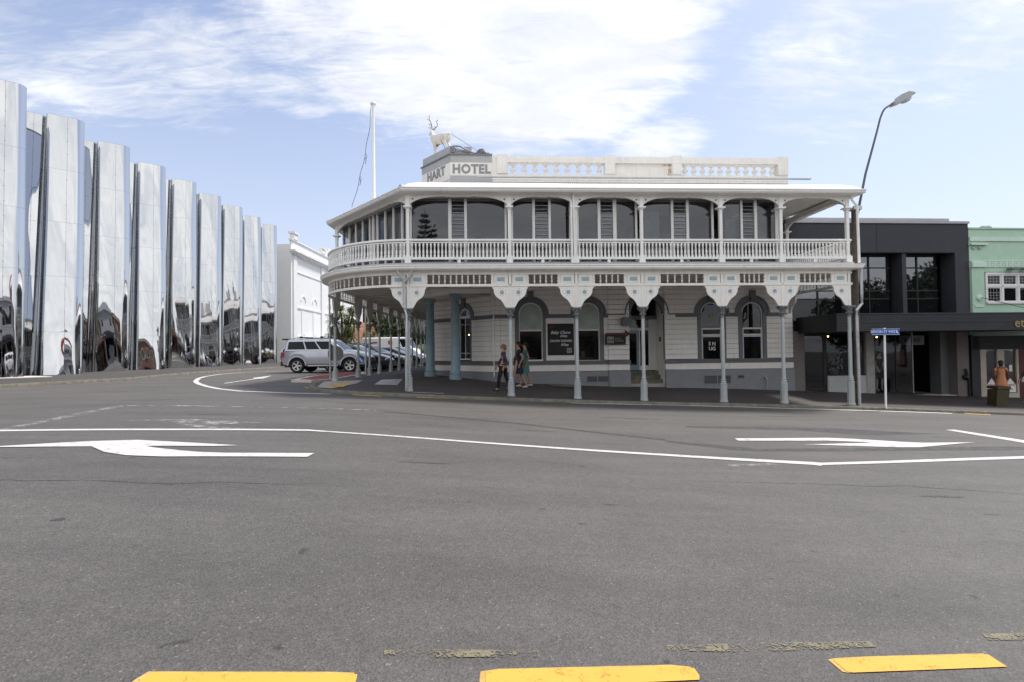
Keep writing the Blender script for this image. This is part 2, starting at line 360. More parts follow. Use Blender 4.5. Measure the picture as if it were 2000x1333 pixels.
def thing(name, label, cat, loc=(0, 0, 0), rz=0, group=None, world=True):
    """an Empty at the thing's base; world=True: parts are given in world coordinates"""
    o = bpy.data.objects.new(name, None); COL.objects.link(o); o.location = loc; o.rotation_euler = (0, 0, rz); o.empty_display_size = .3
    o['label'] = label; o['category'] = cat
    if group: o['group'] = group
    OR[o.name] = tuple(loc) if world else (0, 0, 0); return o
def tag(o, label, cat, group=None):
    o['label'] = label; o['category'] = cat
    if group: o['group'] = group
    return o
def struct(name, mb, m, parent=None, smooth=0):
    o = obj(name, mb, m, parent, smooth)
    if not parent: o['kind'] = 'structure'
    return o
def clone(root, loc, rz, label, group=None, world_shift=None):
    def cp(o, par):
        c = o.copy(); COL.objects.link(c)
        if par: c.parent = par
        for ch in kids.get(o.name, []): cp(ch, c)
        return c
    kids = {}
    for o in list(bpy.data.objects):
        if o.parent: kids.setdefault(o.parent.name, []).append(o)
    r = cp(root, None); r.location = loc; r.rotation_euler = (0, 0, rz); r['label'] = label
    if group: r['group'] = group
    return r
def frame(o, ang):
    c, s = math.cos(R(ang)), math.sin(R(ang))
    T = lambda u, v, z: (o[0]+u*c-v*s, o[1]+u*s+v*c, z)
    T.o = o; T.ang = ang; T.m = lambda u, v, z, rz=0: Matrix.Translation(T(u, v, z)) @ Matrix.Rotation(R(ang+rz), 4, 'Z')
    return T
def text_mesh(txt, size, mt, depth=.004, shear=0, space=1, bold=0, align='CENTER', sx=1):
    c = bpy.data.curves.new('t', 'FONT'); c.body = txt; c.size = size; c.extrude = depth; c.shear = shear; c.space_character = space; c.offset = bold
    c.align_x = align; c.align_y = 'CENTER'; c.resolution_u = 3
    o = bpy.data.objects.new('t', c); COL.objects.link(o)
    dg = bpy.context.evaluated_depsgraph_get(); me = bpy.data.meshes.new_from_object(o.evaluated_get(dg)); bpy.data.objects.remove(o)
    me.transform(Matrix.Scale(sx, 4, (1, 0, 0)))
    me.transform(Matrix.Rotation(PI/2, 4, 'X')); me.materials.clear(); me.materials.append(M[mt]); return me
def stick(name, me, parent, T, u, v, z, rz=0):
    return inst(name, me, parent, T.m(u, v, z, rz))
# ---------------------------------------------------------------- ground heights (the street falls away to the right)
HXX = [-400, -40, -24, -8, -3.4, 0, 2.1, 4.3, 6.9, 9, 12.6, 17.3, 40, 400]
HXZ = [.45, .45, .38, .33, .17, -.06, -.18, -.28, -.37, -.43, -.60, -.85, -1.8, -3]
def sm(t): t = max(0, min(1, t)); return t*t*(3-2*t)
def G(x, y=0):
    return sum(float(np.interp(x+o, HXX, HXZ)) for o in (-1.5, -.75, 0, .75, 1.5))/5 + .08*sm((y-22)/6)*sm((-x-6)/4)
def FP(x, y):                                        # footpath surface by the hotel and shops
    v = (y-16.93-.0533*x)/1.0
    d = min(v, max(0, x+7.3)) if x < -3.4 else v
    return G(x, 0)+.085+.062*max(0, min(3.7, d))
HF = frame((-3.4, 16.75), 3.05)                      # the hotel's front line of posts
def draped(pts, h, step=.4):
    """flat polygon draped on the road surface, cut into strips so it follows the slope"""
    import bmesh
    bm = bmesh.new(); f = bm.faces.new([bm.verts.new((x, y, 0)) for x, y in pts]); bmesh.ops.triangulate(bm, faces=[f])
    xs = [p[0] for p in pts]; x = math.floor(min(xs)/step)*step+step
    while x < max(xs):
        bmesh.ops.bisect_plane(bm, geom=bm.verts[:]+bm.edges[:]+bm.faces[:], plane_co=(x, 0, 0), plane_no=(1, 0, 0)); x += step
    mb = MB(); bm.verts.index_update(); mb.v = [(v.co.x, v.co.y, G(v.co.x, v.co.y)+h) for v in bm.verts]
    for fc in bm.faces:
        if fc.normal.z < 0: fc.normal_flip()
        mb.f.append(tuple(v.index for v in fc.verts)); mb.mi.append(0)
    bm.free(); return mb
xs = [-400, -250, -150, -90, -60, -48]+[round(-40+.4*i, 3) for i in range(188)]+[36, 42, 50, 70, 110, 200, 400]
ys = [-400, -200, -100, -50, -25, -12, -6, -2, 0, 2, 4, 6, 8, 10, 12, 14, 16, 18, 20, 21, 22, 23, 24, 25, 26, 27, 28, 30, 34, 40, 50, 60, 80, 120, 200, 400, 900, 1600]
road = struct('road', MB().grid([[(x, y, G(x, y)) for x in xs] for y in ys]), 'road')
MARK = {
 'lane_line':[(-8.736,8.252),(-3.602,9.034),(-3.229,8.949),(2.466,8.328),(4.686,8.059),(4.797,8.018),(9.626,9.146),(9.356,8.891),(4.692,7.843),(4.663,7.77),(4.56,7.844),(2.418,8.169),(-3.545,8.891),(-8.575,8.1)],
 'arrowL':[(-7.188,6.792),(-6.956,6.966),(-6.117,7.448),(-5.577,7.623),(-3.971,7.426),(-4.248,7.323),(-5.154,7.197),(-4.966,7.099),(-4.525,6.964),(-4.244,6.901),(-3.865,6.899),(-2.749,7.105),(-2.749,6.858),(-4.49,6.559),(-4.96,6.575),(-5.371,6.745),(-5.808,7.077),(-6.888,6.899),(-7.154,6.76)],
 'arrowR':[(4.39,10.187),(6.437,10.545),(6.917,10.493),(7.773,10.227),(8.122,10.173),(9.362,10.409),(7.627,9.64),(7.188,9.591),(5.469,9.682),(7.002,10.041),(6.845,10.119),(6.214,10.182),(4.34,9.912)],
 'lineC':[(10.302,12.251),(10.608,12.357),(10.961,10.408),(10.525,9.996)],
 'edge':[(1.858,16.397),(5.0,16.787),(7.139,16.703),(9.212,16.54),(14.469,16.906),(14.267,16.671),(9.098,16.335),(7.054,16.504),(4.938,16.58),(1.841,16.245)],
 'old1':[(-8.405,8.251),(-8.57,8.936),(-9.348,12.223),(-9.065,12.091),(-8.284,8.821),(-8.165,8.257)],
 'old2':[(-9.241,12.163),(-6.069,12.132),(-3.246,12.209),(-3.21,12.074),(-5.99,11.972),(-9.083,11.956)],
 'old3':[(-7.236,9.614),(-5.904,9.922),(-5.839,9.779),(-6.392,9.542),(-7.129,9.473)],
 'old4':[(-6.374,9.587),(-5.871,9.817),(-5.068,9.74),(-4.636,9.651),(-5.248,9.368),(-5.483,9.137),(-4.639,8.917),(-5.123,8.831),(-5.66,8.985),(-6.049,9.237)],
 'tar1':[(2.884,9.725),(4.118,9.238),(4.34,9.128),(10.739,10.198),(10.259,9.745),(4.22,8.876),(3.884,8.916),(2.823,9.521)],
 'tar2':[(3.988,11.837),(5.994,12.075),(7.643,12.022),(8.23,11.834),(9.108,11.602),(9.617,11.548),(7.945,11.11),(7.317,11.163),(6.444,11.59),(3.916,11.623)],
 'tar0':[(-3.012,12.003),(-0.021,11.298),(2.93,9.876),(2.876,9.695),(-0.021,11.098),(-2.977,11.864)],
 'patch':[(3.152,7.684),(3.979,7.882),(3.993,7.743),(3.15,7.534)],
 'y1':[(-1.651,2.363),(-0.861,2.427),(-0.742,2.43),(-0.731,2.355),(-0.746,2.278),(-1.659,2.191),(-1.67,2.3)],
 'y2':[(-0.056,2.524),(0.804,2.621),(0.899,2.613),(0.903,2.552),(0.891,2.52),(-0.112,2.377),(-0.143,2.429),(-0.142,2.497)],
 'y3':[(1.677,2.737),(1.733,2.752),(1.9,2.777),(2.597,2.849),(2.595,2.74),(1.714,2.634),(1.687,2.64)],
 'o1':[(-0.668,2.631),(-0.387,2.666),(0.12,2.697),(0.117,2.648),(-0.377,2.596),(-0.658,2.593)],
 'o2':[(0.808,2.808),(1.193,2.853),(1.584,2.898),(2.038,2.942),(2.006,2.884),(1.539,2.817),(1.159,2.774),(0.799,2.759)],
 'o3':[(2.763,3.067),(3.249,3.12),(3.15,3.027),(2.738,3.001)],
 'k1':[(-5.009,15.923),(-4.025,15.678),(-3.976,15.486),(-4.866,15.667)],
 'k2':[(-2.92,15.709),(-1.998,15.917),(-1.976,15.74),(-2.891,15.55)],
 'k3':[(-1.042,16.241),(-0.055,16.57),(-0.054,16.379),(-1.032,16.074)],
 'k4':[(0.874,16.788),(1.918,16.84),(1.893,16.626),(0.863,16.592)],
 'k5':[(15.016,17.068),(15.83,17.012),(15.59,16.755),(14.821,16.847)],
 'k0':[(-8.716,22.974),(-8.739,23.786),(-8.515,23.368),(-8.428,22.392)],
 'l6':[(-7.592,18.592),(-7.279,18.27),(-7.029,17.822),(-7.232,17.973)],
 'tongue':[(-5.612,15.831),(-6.993,15.881),(-8.678,16.398),(-9.933,17.422),(-11.2,18.82),(-12.402,20.329),(-13.423,21.753),(-14.101,22.832),(-14.991,24.491),(-15.489,25.81),(-15.971,28.012),(-16.005,30.245),(-14.836,32.375),(-13.565,32.431)],
 'ahead':[(-11.769,20.898),(-12.098,24.041),(-12.426,24.546),(-12.297,26.206),(-11.677,24.065),(-11.871,23.874),(-11.58,20.672)],
 'island':[(-8.869,21.0),(-9.205,23.583),(-8.467,28.187),(-8.224,28.917),(-7.264,25.901),(-7.294,24.277),(-8.024,22.265),(-8.13,20.306)],
 'ramp':[(-6.545,16.785),(-7.748,20.695),(-5.831,20.073),(-5.598,18.029),(-6.071,16.843)],
 'manhole':[(-4.848,17.984),(-4.556,20.106),(-5.038,19.947)],
 'slab':[(1.282,22.52),(2.943,23.204),(2.943,20.347),(1.507,20.412)],
}
def mark(name, key, m, h=.005, label=None):
    o = obj(name, draped(MARK[key], h), m, road); 
    if label: o['label'] = label
mark('worn_marking', 'old1', 'wwhite', .004); mark('worn_marking', 'old2', 'wwhite', .004); mark('worn_marking', 'old3', 'wwhite', .004); mark('worn_marking', 'old4', 'wwhite', .004)
for k in ('tar0', 'tar1', 'tar2'): mark('tar_patch', k, 'tar', .0035)
mark('worn_marking', 'patch', 'wwhite', .005)
mark('lane_line', 'lane_line', 'lwhite', .007, 'long white lane line bent twice'); mark('turn_arrow', 'arrowL', 'lwhite', .009, 'large white turn arrow pointing left')
mark('turn_arrow', 'arrowR', 'lwhite', .009, 'large white turn arrow pointing right'); mark('lane_line', 'lineC', 'lwhite', .007); mark('edge_line', 'edge', 'lwhite', .006)
mark('straight_arrow', 'ahead', 'lwhite', .006)
for k in ('o1', 'o2', 'o3'): mark('worn_marking', k, 'wyellow', .005)
for k in ('k0', 'k1', 'k2', 'k3', 'k4', 'k5', 'l6'): mark('kerb_dash', k, 'yellowworn', .006)
for k in ('y1', 'y2', 'y3'):
    cx = sum(p[0] for p in MARK[k])/len(MARK[k]); cy = sum(p[1] for p in MARK[k])/len(MARK[k])
    MARK[k+'u'] = [((p[0]-cx)*1.012+cx-.022, (p[1]-cy)*1.07+cy+.006) for p in MARK[k]]
    mark('yellow_underlayer', k+'u', 'yellowworn', .0035); mark('yellow_dash', k, 'lyellow', .0055)
tg = MARK['tongue']; lo = []; hi = []
for i, p in enumerate(tg):
    a = Vector(tg[max(0, i-1)]); b = Vector(tg[min(len(tg)-1, i+1)]); d = (b-a).normalized(); n = Vector((-d.y, d.x))
    w = .10; lo.append((p[0]+n.x*w, p[1]+n.y*w)); hi.append((p[0]-n.x*w, p[1]-n.y*w))
MARK['tongue2'] = lo+hi[::-1]; mark('curved_line', 'tongue2', 'lwhite', .006)

# ---------------------------------------------------------------- footpath, kerbs
KX = [(-7.62, 22.5), (-7.66, 20.6), (-7.50, 19.2), (-7.15, 18.0), (-6.70, 17.0), (-6.0, 16.35), (-4.8, 15.85), (-3.3, 15.72), (-1.75, 15.82), (-.66, 16.0), (.8, 16.3), (2.5, 16.52), (4.4, 16.66), (7, 16.74), (9, 16.8), (11.4, 16.9), (13.8, 17.0), (17, 17.15), (24, 17.55), (32, 18), (42, 18.6)]
def kerb_y(x):
    return float(np.interp(x, [p[0] for p in KX[1:]], [p[1] for p in KX[1:]]))
fx = sorted(set([-7.66, -7.5, -7.3, -7.15, -6.9, -6.7, -6.35]+[round(-6+.4*i, 2) for i in range(121)]))
mb = MB(); rows = []
for j in range(15):
    row = []
    for x in fx:
        k = kerb_y(x)+.13; ye = 24 if x > -3.4 else 24; t = j/14; y = k+(ye-k)*t; row.append((x, y, FP(x, y)))
    rows.append(row)
mb.grid(rows)
sx = [-7.66, -7.3, -6.9, -6.5, -6, -5.4, -4.8, -4.2, -3.6, -3.4]
mb.grid([[(x, y, FP(x, y)) for x in sx] for y in (24, 28, 34, 42, 55, 80)])
footpath = struct('footpath', mb, 'path')
def kerb(name, path, wid=.15, top=FP, m='kerb', par=None, bot=.02):
    mb = MB(); n = len(path); a = []; f = []
    for i, p in enumerate(path):
        p = Vector(p); ds = []
        if i: ds.append((p-Vector(path[i-1])).normalized())
        if i < n-1: ds.append((Vector(path[i+1])-p).normalized())
        nn = [Vector((-d.y, d.x)) for d in ds]; q = sum(nn, Vector((0, 0))).normalized()
        w = p+q*wid; z = top(p.x, p.y)
        a += [(p.x, p.y, G(p.x, p.y)-.05), (p.x+q.x*.012, p.y+q.y*.012, z-.015), (p.x+q.x*.035, p.y+q.y*.035, z+.008), (w.x, w.y, z+.006), (w.x, w.y, z-.1)]
    for i in range(n-1):
        for j in range(4): f.append((i*5+j, (i+1)*5+j, (i+1)*5+j+1, i*5+j+1))
    return struct(name, MB().add(a, f), m, par, 60)
def dense(path, st=.4):
    o = [path[0]]
    for a, b in zip(path, path[1:]):
        k = max(1, int(math.dist(a, b)/st)); o += [(a[0]+(b[0]-a[0])*i/k, a[1]+(b[1]-a[1])*i/k) for i in range(1, k+1)]
    return o
kerb('kerb', dense([(-7.66, 80), (-7.66, 22.5)]+KX[1:]))
def fpatch(name, pts, h, m, parent=footpath):
    mb = draped(pts, 0, .5); mb.v = [(x, y, FP(x, y)+h) for x, y, z in mb.v]; return obj(name, mb, m, parent)
fpatch('kerb_ramp', [(-6.45, 16.95), (-7.45, 20.3), (-5.9, 20.2), (-5.5, 18.2), (-5.9, 16.75)], .014, 'concrete')
fpatch('yellow_pad', [(-6.2, 17.2), (-6.45, 18.4), (-5.75, 18.5), (-5.65, 17.1)], .02, 'yellowworn')
fpatch('manhole_cover', [(-4.85, 17.98), (-4.05, 18.0), (-4.25, 19.9), (-5.05, 19.9)], .015, 'galv')
fpatch('paving_slab', [(1.25, 20.5), (2.75, 20.6), (2.65, 19.8), (1.6, 19.75)], .03, 'kerb')
fpatch('paving_slab', [(-3.2, 16.25), (-2.2, 16.3), (-2.2, 16.5), (-3.2, 16.45)], .012, 'concrete')
# red paved island with its white kerb by the side street
isl = [(-9.15, 21.2), (-9.5, 23.8), (-8.9, 27.6), (-8.3, 28.6), (-7.69, 27), (-7.69, 22.2), (-8.2, 20.9)]
mb = MB().slab(isl, 0, .1); mb.v = [(x, y, G(x, y)+(z if z else -.1)) for x, y, z in mb.v]
island = struct('traffic_island', mb, 'whitekerb')
cxi, cyi = -8.4, 24.2
mb = MB().slab([(cxi+(x-cxi)*.74, cyi+(y-cyi)*.88) for x, y in isl], .1, .115); mb.v = [(x, y, G(x, y)+z) for x, y, z in mb.v]; obj('red_paving', mb, 'paving', island)
# footpath in front of the steel building, and the one the camera stands on
fz = lambda x, y: G(x, y)+.12
mb = MB(); xs2 = [-60, -40, -34, -30, -28, -26, -25, -24, -22, -20, -17.7]
def fk(y): return -17.7 if y > 23.5 else -17.7-(23.5-y)*.33
mb.grid([[(min(x, fk(y)), y, fz(min(x, fk(y)), y)) for x in xs2] for y in (-10, 0, 6, 10, 14, 18, 21, 24, 28, 34, 42, 60, 100)]); mb.v = [(min(x, fk(y)), y, z) for x, y, z in mb.v]
struct('far_footpath', mb, 'far')
kerb('far_kerb', dense([(fk(y)+.13, y) for y in (-10, 0, 10, 18, 24, 40, 60, 100)], 2), .14, fz, 'kerb')
mb = MB().grid([[(x, y, fz(x, y)) for x in xs if -60 < x < 60] for y in (-7.5, -4, -1, 1.45)]); struct('near_footpath', mb, 'path')
kerb('near_kerb', dense([(60, 1.58), (-60, 1.58)], 1), .14, fz, 'kerb')
# land beyond
hl = []
for i in range(41):
    x = -160+i*8; row = []
    for y, h in ((115, .2), (128, 3.5), (145, 8), (170, 12), (210, 15), (300, 16)): row.append((x, y, G(x, y)+h*(.75+.25*math.sin(x*.07+1))*(1 if x < 60 else .6)))
    hl.append(row)
struct('hill', MB().grid([list(r) for r in zip(*hl)]), mat('hill grass', (.05, .07, .025), .9, var=.4), None, 60)
# small oil spots, scuffs and hairline cracks in the asphalt
rr = random.Random(21)
for cx, cy, a, b in ((-3.72, 4.2, .06, .05), (1.0, 5.4, .07, .03), (-6.2, 10.6, .5, .06), (-4.0, 13.4, .7, .08), (5.2, 6.2, .3, .05), (-1.2, 6.9, .35, .04), (3.0, 12.9, .8, .07), (-9.5, 13.5, .9, .1), (.4, 10.2, .5, .05), (7.4, 14.2, .9, .06)):
    MARK['s'] = [(cx+a*math.cos(t)*rr.uniform(.6, 1.2), cy+b*math.sin(t)*rr.uniform(.6, 1.2)) for t in [i*PI/5 for i in range(10)]]; mark('oil_stain', 's', 'tar', .003)
for x0, y0, n, dx, dy in ((-6, 5.2, 26, .16, .02), (2.2, 6.6, 30, .17, -.015), (-2.2, 11.2, 26, .19, .05), (4.6, 13.2, 24, .22, .03)):
    up = []; lo_ = []; x, y = x0, y0
    for i in range(n): w = .009*math.sin(PI*(i+.3)/n)+.002; up.append((x, y+w)); lo_.append((x, y-w)); x += dx; y += dy+rr.uniform(-.05, .05)
    MARK['c'] = up+lo_[::-1]; mark('asphalt_crack', 'c', 'tar', .003)
# ================================================================ HOTEL
H0 = (-3.4, 16.75, 0)
hotel = thing('hotel_building', 'cream two storey corner hotel with lace trimmed verandah wrapping its rounded corner', 'hotel', H0)
V = lambda u, v: HF(u, v, 0)[:2]
U = [0.02, 3.36, 5.57, 7.81, 10.54, 12.64, 15.0]
SY = [20.4, 23.45, 25.36, 27.24, 29.8, 31.96, 34.1, 36.16, 37.84, 39.7, 41.3]
ARC = [(-3.4+3.65*math.cos(t), 20.4+3.65*math.sin(t)) for t in [-PI/2-i*PI/2/20 for i in range(1, 21)]]
LP = [V(15.06, 3.6), V(15.06, 0), V(0.05, 0)]+ARC+[(-7.05, 42)]
UP = [V(15.06, 3.6), V(15.06, 0), V(0.0, 0), (-7.1, 20.8), (-7.1, 42)]
WL = [V(15.2, 24), V(15.2, 3.65), (-2.4, 20.47), (-3.75, 21.95), (-3.75, 44)]       # wall line
def hp(name, mb, m, smooth=0, parent=None, label=None): return obj(name, mb, m, parent or hotel, smooth, label)
def rect(o0, o1, z0, z1): return [(o0, z0), (o1, z0), (o1, z1), (o0, z1)]
# -------- swept timbers: decks, gutters, beams
hp('lower_gutter', MB().sweep(LP, [(.04, 4.175), (.27, 4.19), (.30, 4.24), (.29, 4.285), (.32, 4.30), (.32, 4.335), (.04, 4.335)]), 'white')
hp('verandah_deck', MB().sweep(LP, rect(-.6, .10, 4.335, 4.43)), 'sgrey')
hp('fascia_beam', MB().sweep(LP, rect(-.05, .03, 4.10, 4.235)), 'cream')
hp('fascia_moulding', MB().sweep(LP, [(.03, 4.16), (.075, 4.19), (.075, 4.21), (.03, 4.22)]), 'cream')
hp('frieze_top_rail', MB().sweep(LP, rect(-.045, .045, 4.05, 4.10)), 'cream')
hp('frieze_bottom_rail', MB().sweep(LP, rect(-.045, .05, 3.655, 3.735)), 'cream')
hp('handrail', MB().sweep(LP, [(-.055, 5.165), (.055, 5.165), (.06, 5.20), (.03, 5.235), (-.03, 5.235), (-.06, 5.20)]), 'white')
hp('handrail_batten', MB().sweep(LP, rect(-.03, .03, 5.10, 5.135)), 'white')
hp('balustrade_bottom_rail', MB().sweep(LP, rect(-.04, .045, 4.555, 4.63)), 'white')
hp('upper_beam', MB().sweep(UP, rect(-.05, .05, 6.66, 6.84)), 'cream')
hp('upper_beam_moulding', MB().sweep(UP, rect(.05, .075, 6.70, 6.73)), 'cream')
hp('upper_gutter', MB().sweep(UP, [(.051, 6.71), (.33, 6.72), (.37, 6.77), (.36, 6.80), (.39, 6.82), (.39, 6.85), (.051, 6.85)]), 'white')
# deck and ceilings as surfaces between the post line and the wall
def infill(path, z, z2=None, back=None):
    inn = back
    mb = MB(); a = [(p[0], p[1], z) for p in path]; b = [(p[0], p[1], z2 if z2 is not None else z) for p in inn]
    mb.add(a+b, [(i, i+1, len(a)+i+1, len(a)+i) for i in range(len(a)-1)]); return mb
arcback = [(-2.9, 20.9)]*10+[(-3.75, 21.95)]*10
hp('verandah_ceiling', infill([V(15.06, 0), V(0.05, 0)]+ARC+[(-7.05, 42)], 4.10, 4.12, [V(15.06, 3.7), V(1.0, 3.7)]+arcback+[(-3.7, 42)]), 'ceil')
hp('balcony_floor', infill([V(15.06, 0), V(0.05, 0)]+ARC+[(-7.05, 42)], 4.42, 4.42, [V(15.06, 3.7), V(1.0, 3.7)]+arcback+[(-3.7, 42)]), 'sgrey')
# ceiling battens seen from below
mb = MB()
for y in [21.5+.9*i for i in range(22)]: mb.box(-7.0, -3.8, y, y+.09, 4.06, 4.10)
for k in range(1, 16): 
    p = V(k*.95, .1); q = V(k*.95+.07, 3.6); mb.slab([V(k*.95, .1), V(k*.95+.08, .1), V(k*.95+.08, 3.6), V(k*.95, 3.6)], 4.05, 4.10)
hp('ceiling_battens', mb, 'ceil')
# upper verandah roof: corrugated sheets
def corr(e0, e1, b0, b1, ze=6.83, zb=8.16, pitch=.076, amp=.012, sub=5, rows=7, dz=0):
    L = max(math.dist(e0, e1), math.dist(b0, b1)); n = int(L/pitch*sub); g = []
    for j in range(rows+1):
        t = j/rows; row = []
        for i in range(n+1):
            s = i/n; x = (e0[0]+(e1[0]-e0[0])*s)*(1-t)+(b0[0]+(b1[0]-b0[0])*s)*t; y = (e0[1]+(e1[1]-e0[1])*s)*(1-t)+(b0[1]+(b1[1]-b0[1])*s)*t
            z = ze+(zb-ze)*(t*.80+.20*(1-(1-t)**6))+amp*math.sin(2*PI*s*L/pitch)+dz; row.append((x, y, z))
        g.append(row)
    return MB().grid(g)
E_ = [V(15.42, -.36), V(-.16, -.36)]; E2 = (-7.46, 20.66); E3 = (-7.46, 42); B_ = [V(15.2, 3.65), (-2.4, 20.47), (-3.75, 21.95), (-3.75, 42)]
hp('roof_sheet', corr(E_[0], E_[1], B_[0], B_[1]), 'roof', 80); hp('roof_sheet', corr(E_[1], E2, B_[1], B_[2]), 'roof', 80); hp('roof_sheet', corr(E2, E3, B_[2], B_[3], sub=3), 'roof', 80)
hp('upper_ceiling', MB().add([(p[0], p[1], 6.845) for p in (E_[0], E_[1], E2, E3)]+[(p[0], p[1], 6.95) for p in B_], [(0, 1, 5, 4), (1, 2, 6, 5), (2, 3, 7, 6)]), 'ceil')
hp('roof_end', MB().add([V(15.42, -.36)+(6.73,), V(15.42, -.36)+(6.85,), V(15.42, .2)+(7.12,), V(15.42, 3.65)+(8.14,), V(15.42, 3.65)+(6.9,)], [(0, 1, 2, 3, 4)]), 'white')
hp('ridge_cap', MB().tube([V(-.16, -.36)+(6.86,), (-2.42, 20.4, 8.18)], .06, 6), 'galv'); hp('ridge_cap', MB().tube([E2+(6.86,), (-3.77, 21.95, 8.18)], .06, 6), 'galv')
# -------- main walls above the verandah and parapet
hp('upper_wall', MB().sweep([WL[0]]+WL[1:], rect(-.3, 0, 4.10, 8.46)), 'cream')
hp('flat_roof', MB().slab([WL[0], WL[1], WL[2], WL[3], WL[4], V(15.2, 27)], 8.3, 8.36), 'sgrey')
hp('parapet_flashing', MB().sweep([V(15.9, 3.3), V(2.3, 3.3)], rect(0, .12, 8.40, 8.44)), 'galv')
PV = frame(V(0, 3.65), 3.05)
def pbox(mb, u0, u1, v0, v1, z0, z1):
    t = mb.T; mb.T = PV; mb.box(u0, u1, v0, v1, z0, z1); mb.T = t; return mb
hp('parapet_base', pbox(MB(), 2.87, 15.18, -.02, .28, 8.46, 8.66), 'cream')
hp('parapet_rail', pbox(pbox(MB(), 3.49, 14.77, -.03, .29, 9.22, 9.42), 3.49, 14.77, -.08, .33, 9.15, 9.22), 'cream')
hp('parapet_panel', pbox(MB(), 7.9, 10.27, .05, .2, 8.66, 9.15), 'cream')
hp('rust_streak', MB(PV).add([(9.75, .045, 9.08), (10.26, .045, 9.06), (10.26, .045, 9.14), (9.75, .045, 9.12)], [(0, 1, 2, 3)]).add([(10.10, .045, 8.68), (10.26, .045, 8.68), (10.24, .045, 9.06), (10.16, .045, 9.06)], [(0, 1, 2, 3)]), 'rustw')
pier = hp('parapet_pier', pbox(pbox(MB(), 2.86, 3.52, 0.0, .26, 8.66, 9.40), 3.08, 3.50, -.07, 0, 8.70, 9.47), 'cream')
for a, b in ((7.49, 7.9), (10.27, 10.68), (14.76, 15.19)): hp('parapet_pier', pbox(pbox(MB(), a, b, -.07, .3, 8.70, 9.47), a+.01, b-.01, -.03, .28, 8.66, 8.70), 'cream')
pb = MB().lathe([(.13, 0), (.13, .05), (.07, .08), (.06, .14), (.12, .20), (.125, .25), (.06, .31), (.05, .38), (.13, .44), (.17, .47), (.17, .49)], 10).mesh('parapet_baluster', 'cream', 50)
for a, b, n in ((3.52, 7.49, 9), (10.68, 14.76, 11)):
    for i in range(n): stick('parapet_baluster', pb, hotel, PV, a+(b-a)*(i+.5+.0)/n+.0, .12, 8.66)
# HART / HOTEL sign walls on the corner
hc = frame((-2.4-.0, 20.44), 180+math.degrees(math.atan2(21.95-20.47, -3.75+2.4))); CA = frame((-3.77, 21.93), math.degrees(math.atan2(20.45-21.93, -2.40+3.77)))
CL = math.dist((-3.77, 21.93), (-2.40, 20.45))
mb = pbox(MB(), 1.19, 2.87, -.03, .27, 8.60, 9.06+.08); hp('sign_wall', mb, 'cream')
hp('sign_band', pbox(MB(), 1.19, 2.87, -.045, .27, 9.14, 9.42), 'sgrey'); hp('sign_band_cap', pbox(MB(), 1.17, 2.88, -.10, .3, 9.42, 9.47), 'capital')
hp('sign_skirt', pbox(MB(), 1.19, 2.87, -.04, .2, 8.30, 8.60), 'sgrey')
def cbox(u0, u1, v0, v1, z0, z1): return MB(CA).box(u0, u1, v0, v1, z0, z1)
hp('sign_wall', cbox(0, CL-.01, -.03, .27, 8.46, 9.14), 'cream'); hp('sign_band', cbox(0, CL, -.045, .27, 9.14, 9.42), 'sgrey'); hp('sign_band_cap', cbox(-.04, CL+.03, -.09, .3, 9.42, 9.47), 'capital')
hp('statue_plinth', cbox(.05, CL+.02, -.02, .75, 9.47, 9.80), 'sgrey')
hp('sign_wall', MB().slab([(-3.79, 21.95), (-3.79, 25), (-3.5, 25), (-3.5, 21.95)], 8.46, 9.45), 'cream')
stick('sign_lettering', text_mesh('HOTEL', .50, 'trimtext', .006, 0, 1.08, .020, sx=.93), hotel, PV, 2.04, -.04, 8.85)
stick('sign_lettering', text_mesh('HART', .50, 'trimtext', .006, 0, 1.08, .020, sx=.95), hotel, CA, CL*.52, -.04, 8.88)
# scrollwork beside the plinth
def spiral(cx, cz, r, turns, d=1, ph=0):
    return [(cx+d*r*(1-t*.85)*math.cos(ph+t*turns*2*PI), -.03, cz+r*(1-t*.85)*math.sin(ph+t*turns*2*PI)) for t in [i/26 for i in range(27)]]
mb = MB(PV).tube(spiral(1.33, 9.64, .155, 1.7, 1, 1.2), .026, 5); mb.tube([(1.38, -.03, 9.80), (1.6, -.03, 9.78), (1.8, -.03, 9.66), (2.1, -.03, 9.53), (2.3, -.03, 9.50)], [.035, .035, .035, .03, .02], 5)
mb.tube([(1.45, -.03, 9.55), (1.65, -.03, 9.62), (1.85, -.03, 9.54), (2.0, -.03, 9.50)], .03, 5); mb.tube(spiral(1.7, 9.56, .07, 1.3, 1), .02, 5); hp('scroll_ornament', mb, 'capital', 50)
mb = MB(PV)
for x, z, r in ((2.3, 9.55, .06), (2.38, 9.63, .07), (2.48, 9.62, .09), (2.55, 9.55, .07), (2.62, 9.52, .05), (2.72, 9.50, .05), (2.43, 9.54, .08)): mb.ball((x, -.02, z), r, 6, 4)
hp('acanthus_ornament', mb, 'capital', 40); hp('roof_block', MB(PV).box(1.75, 2.05, .1, .3, 9.47, 9.82), 'sgrey')
stay = MB().tube([PV(2.4, .1, 9.6), (-2.40, 20.95, 10.50)], .012, 4); hp('stay_rod', stay, 'capital'); hp('stay_rod', MB().tube([(-2.6, 20.9, 9.8), (-2.85, 21.2, 10.3)], .014, 4), 'capital')

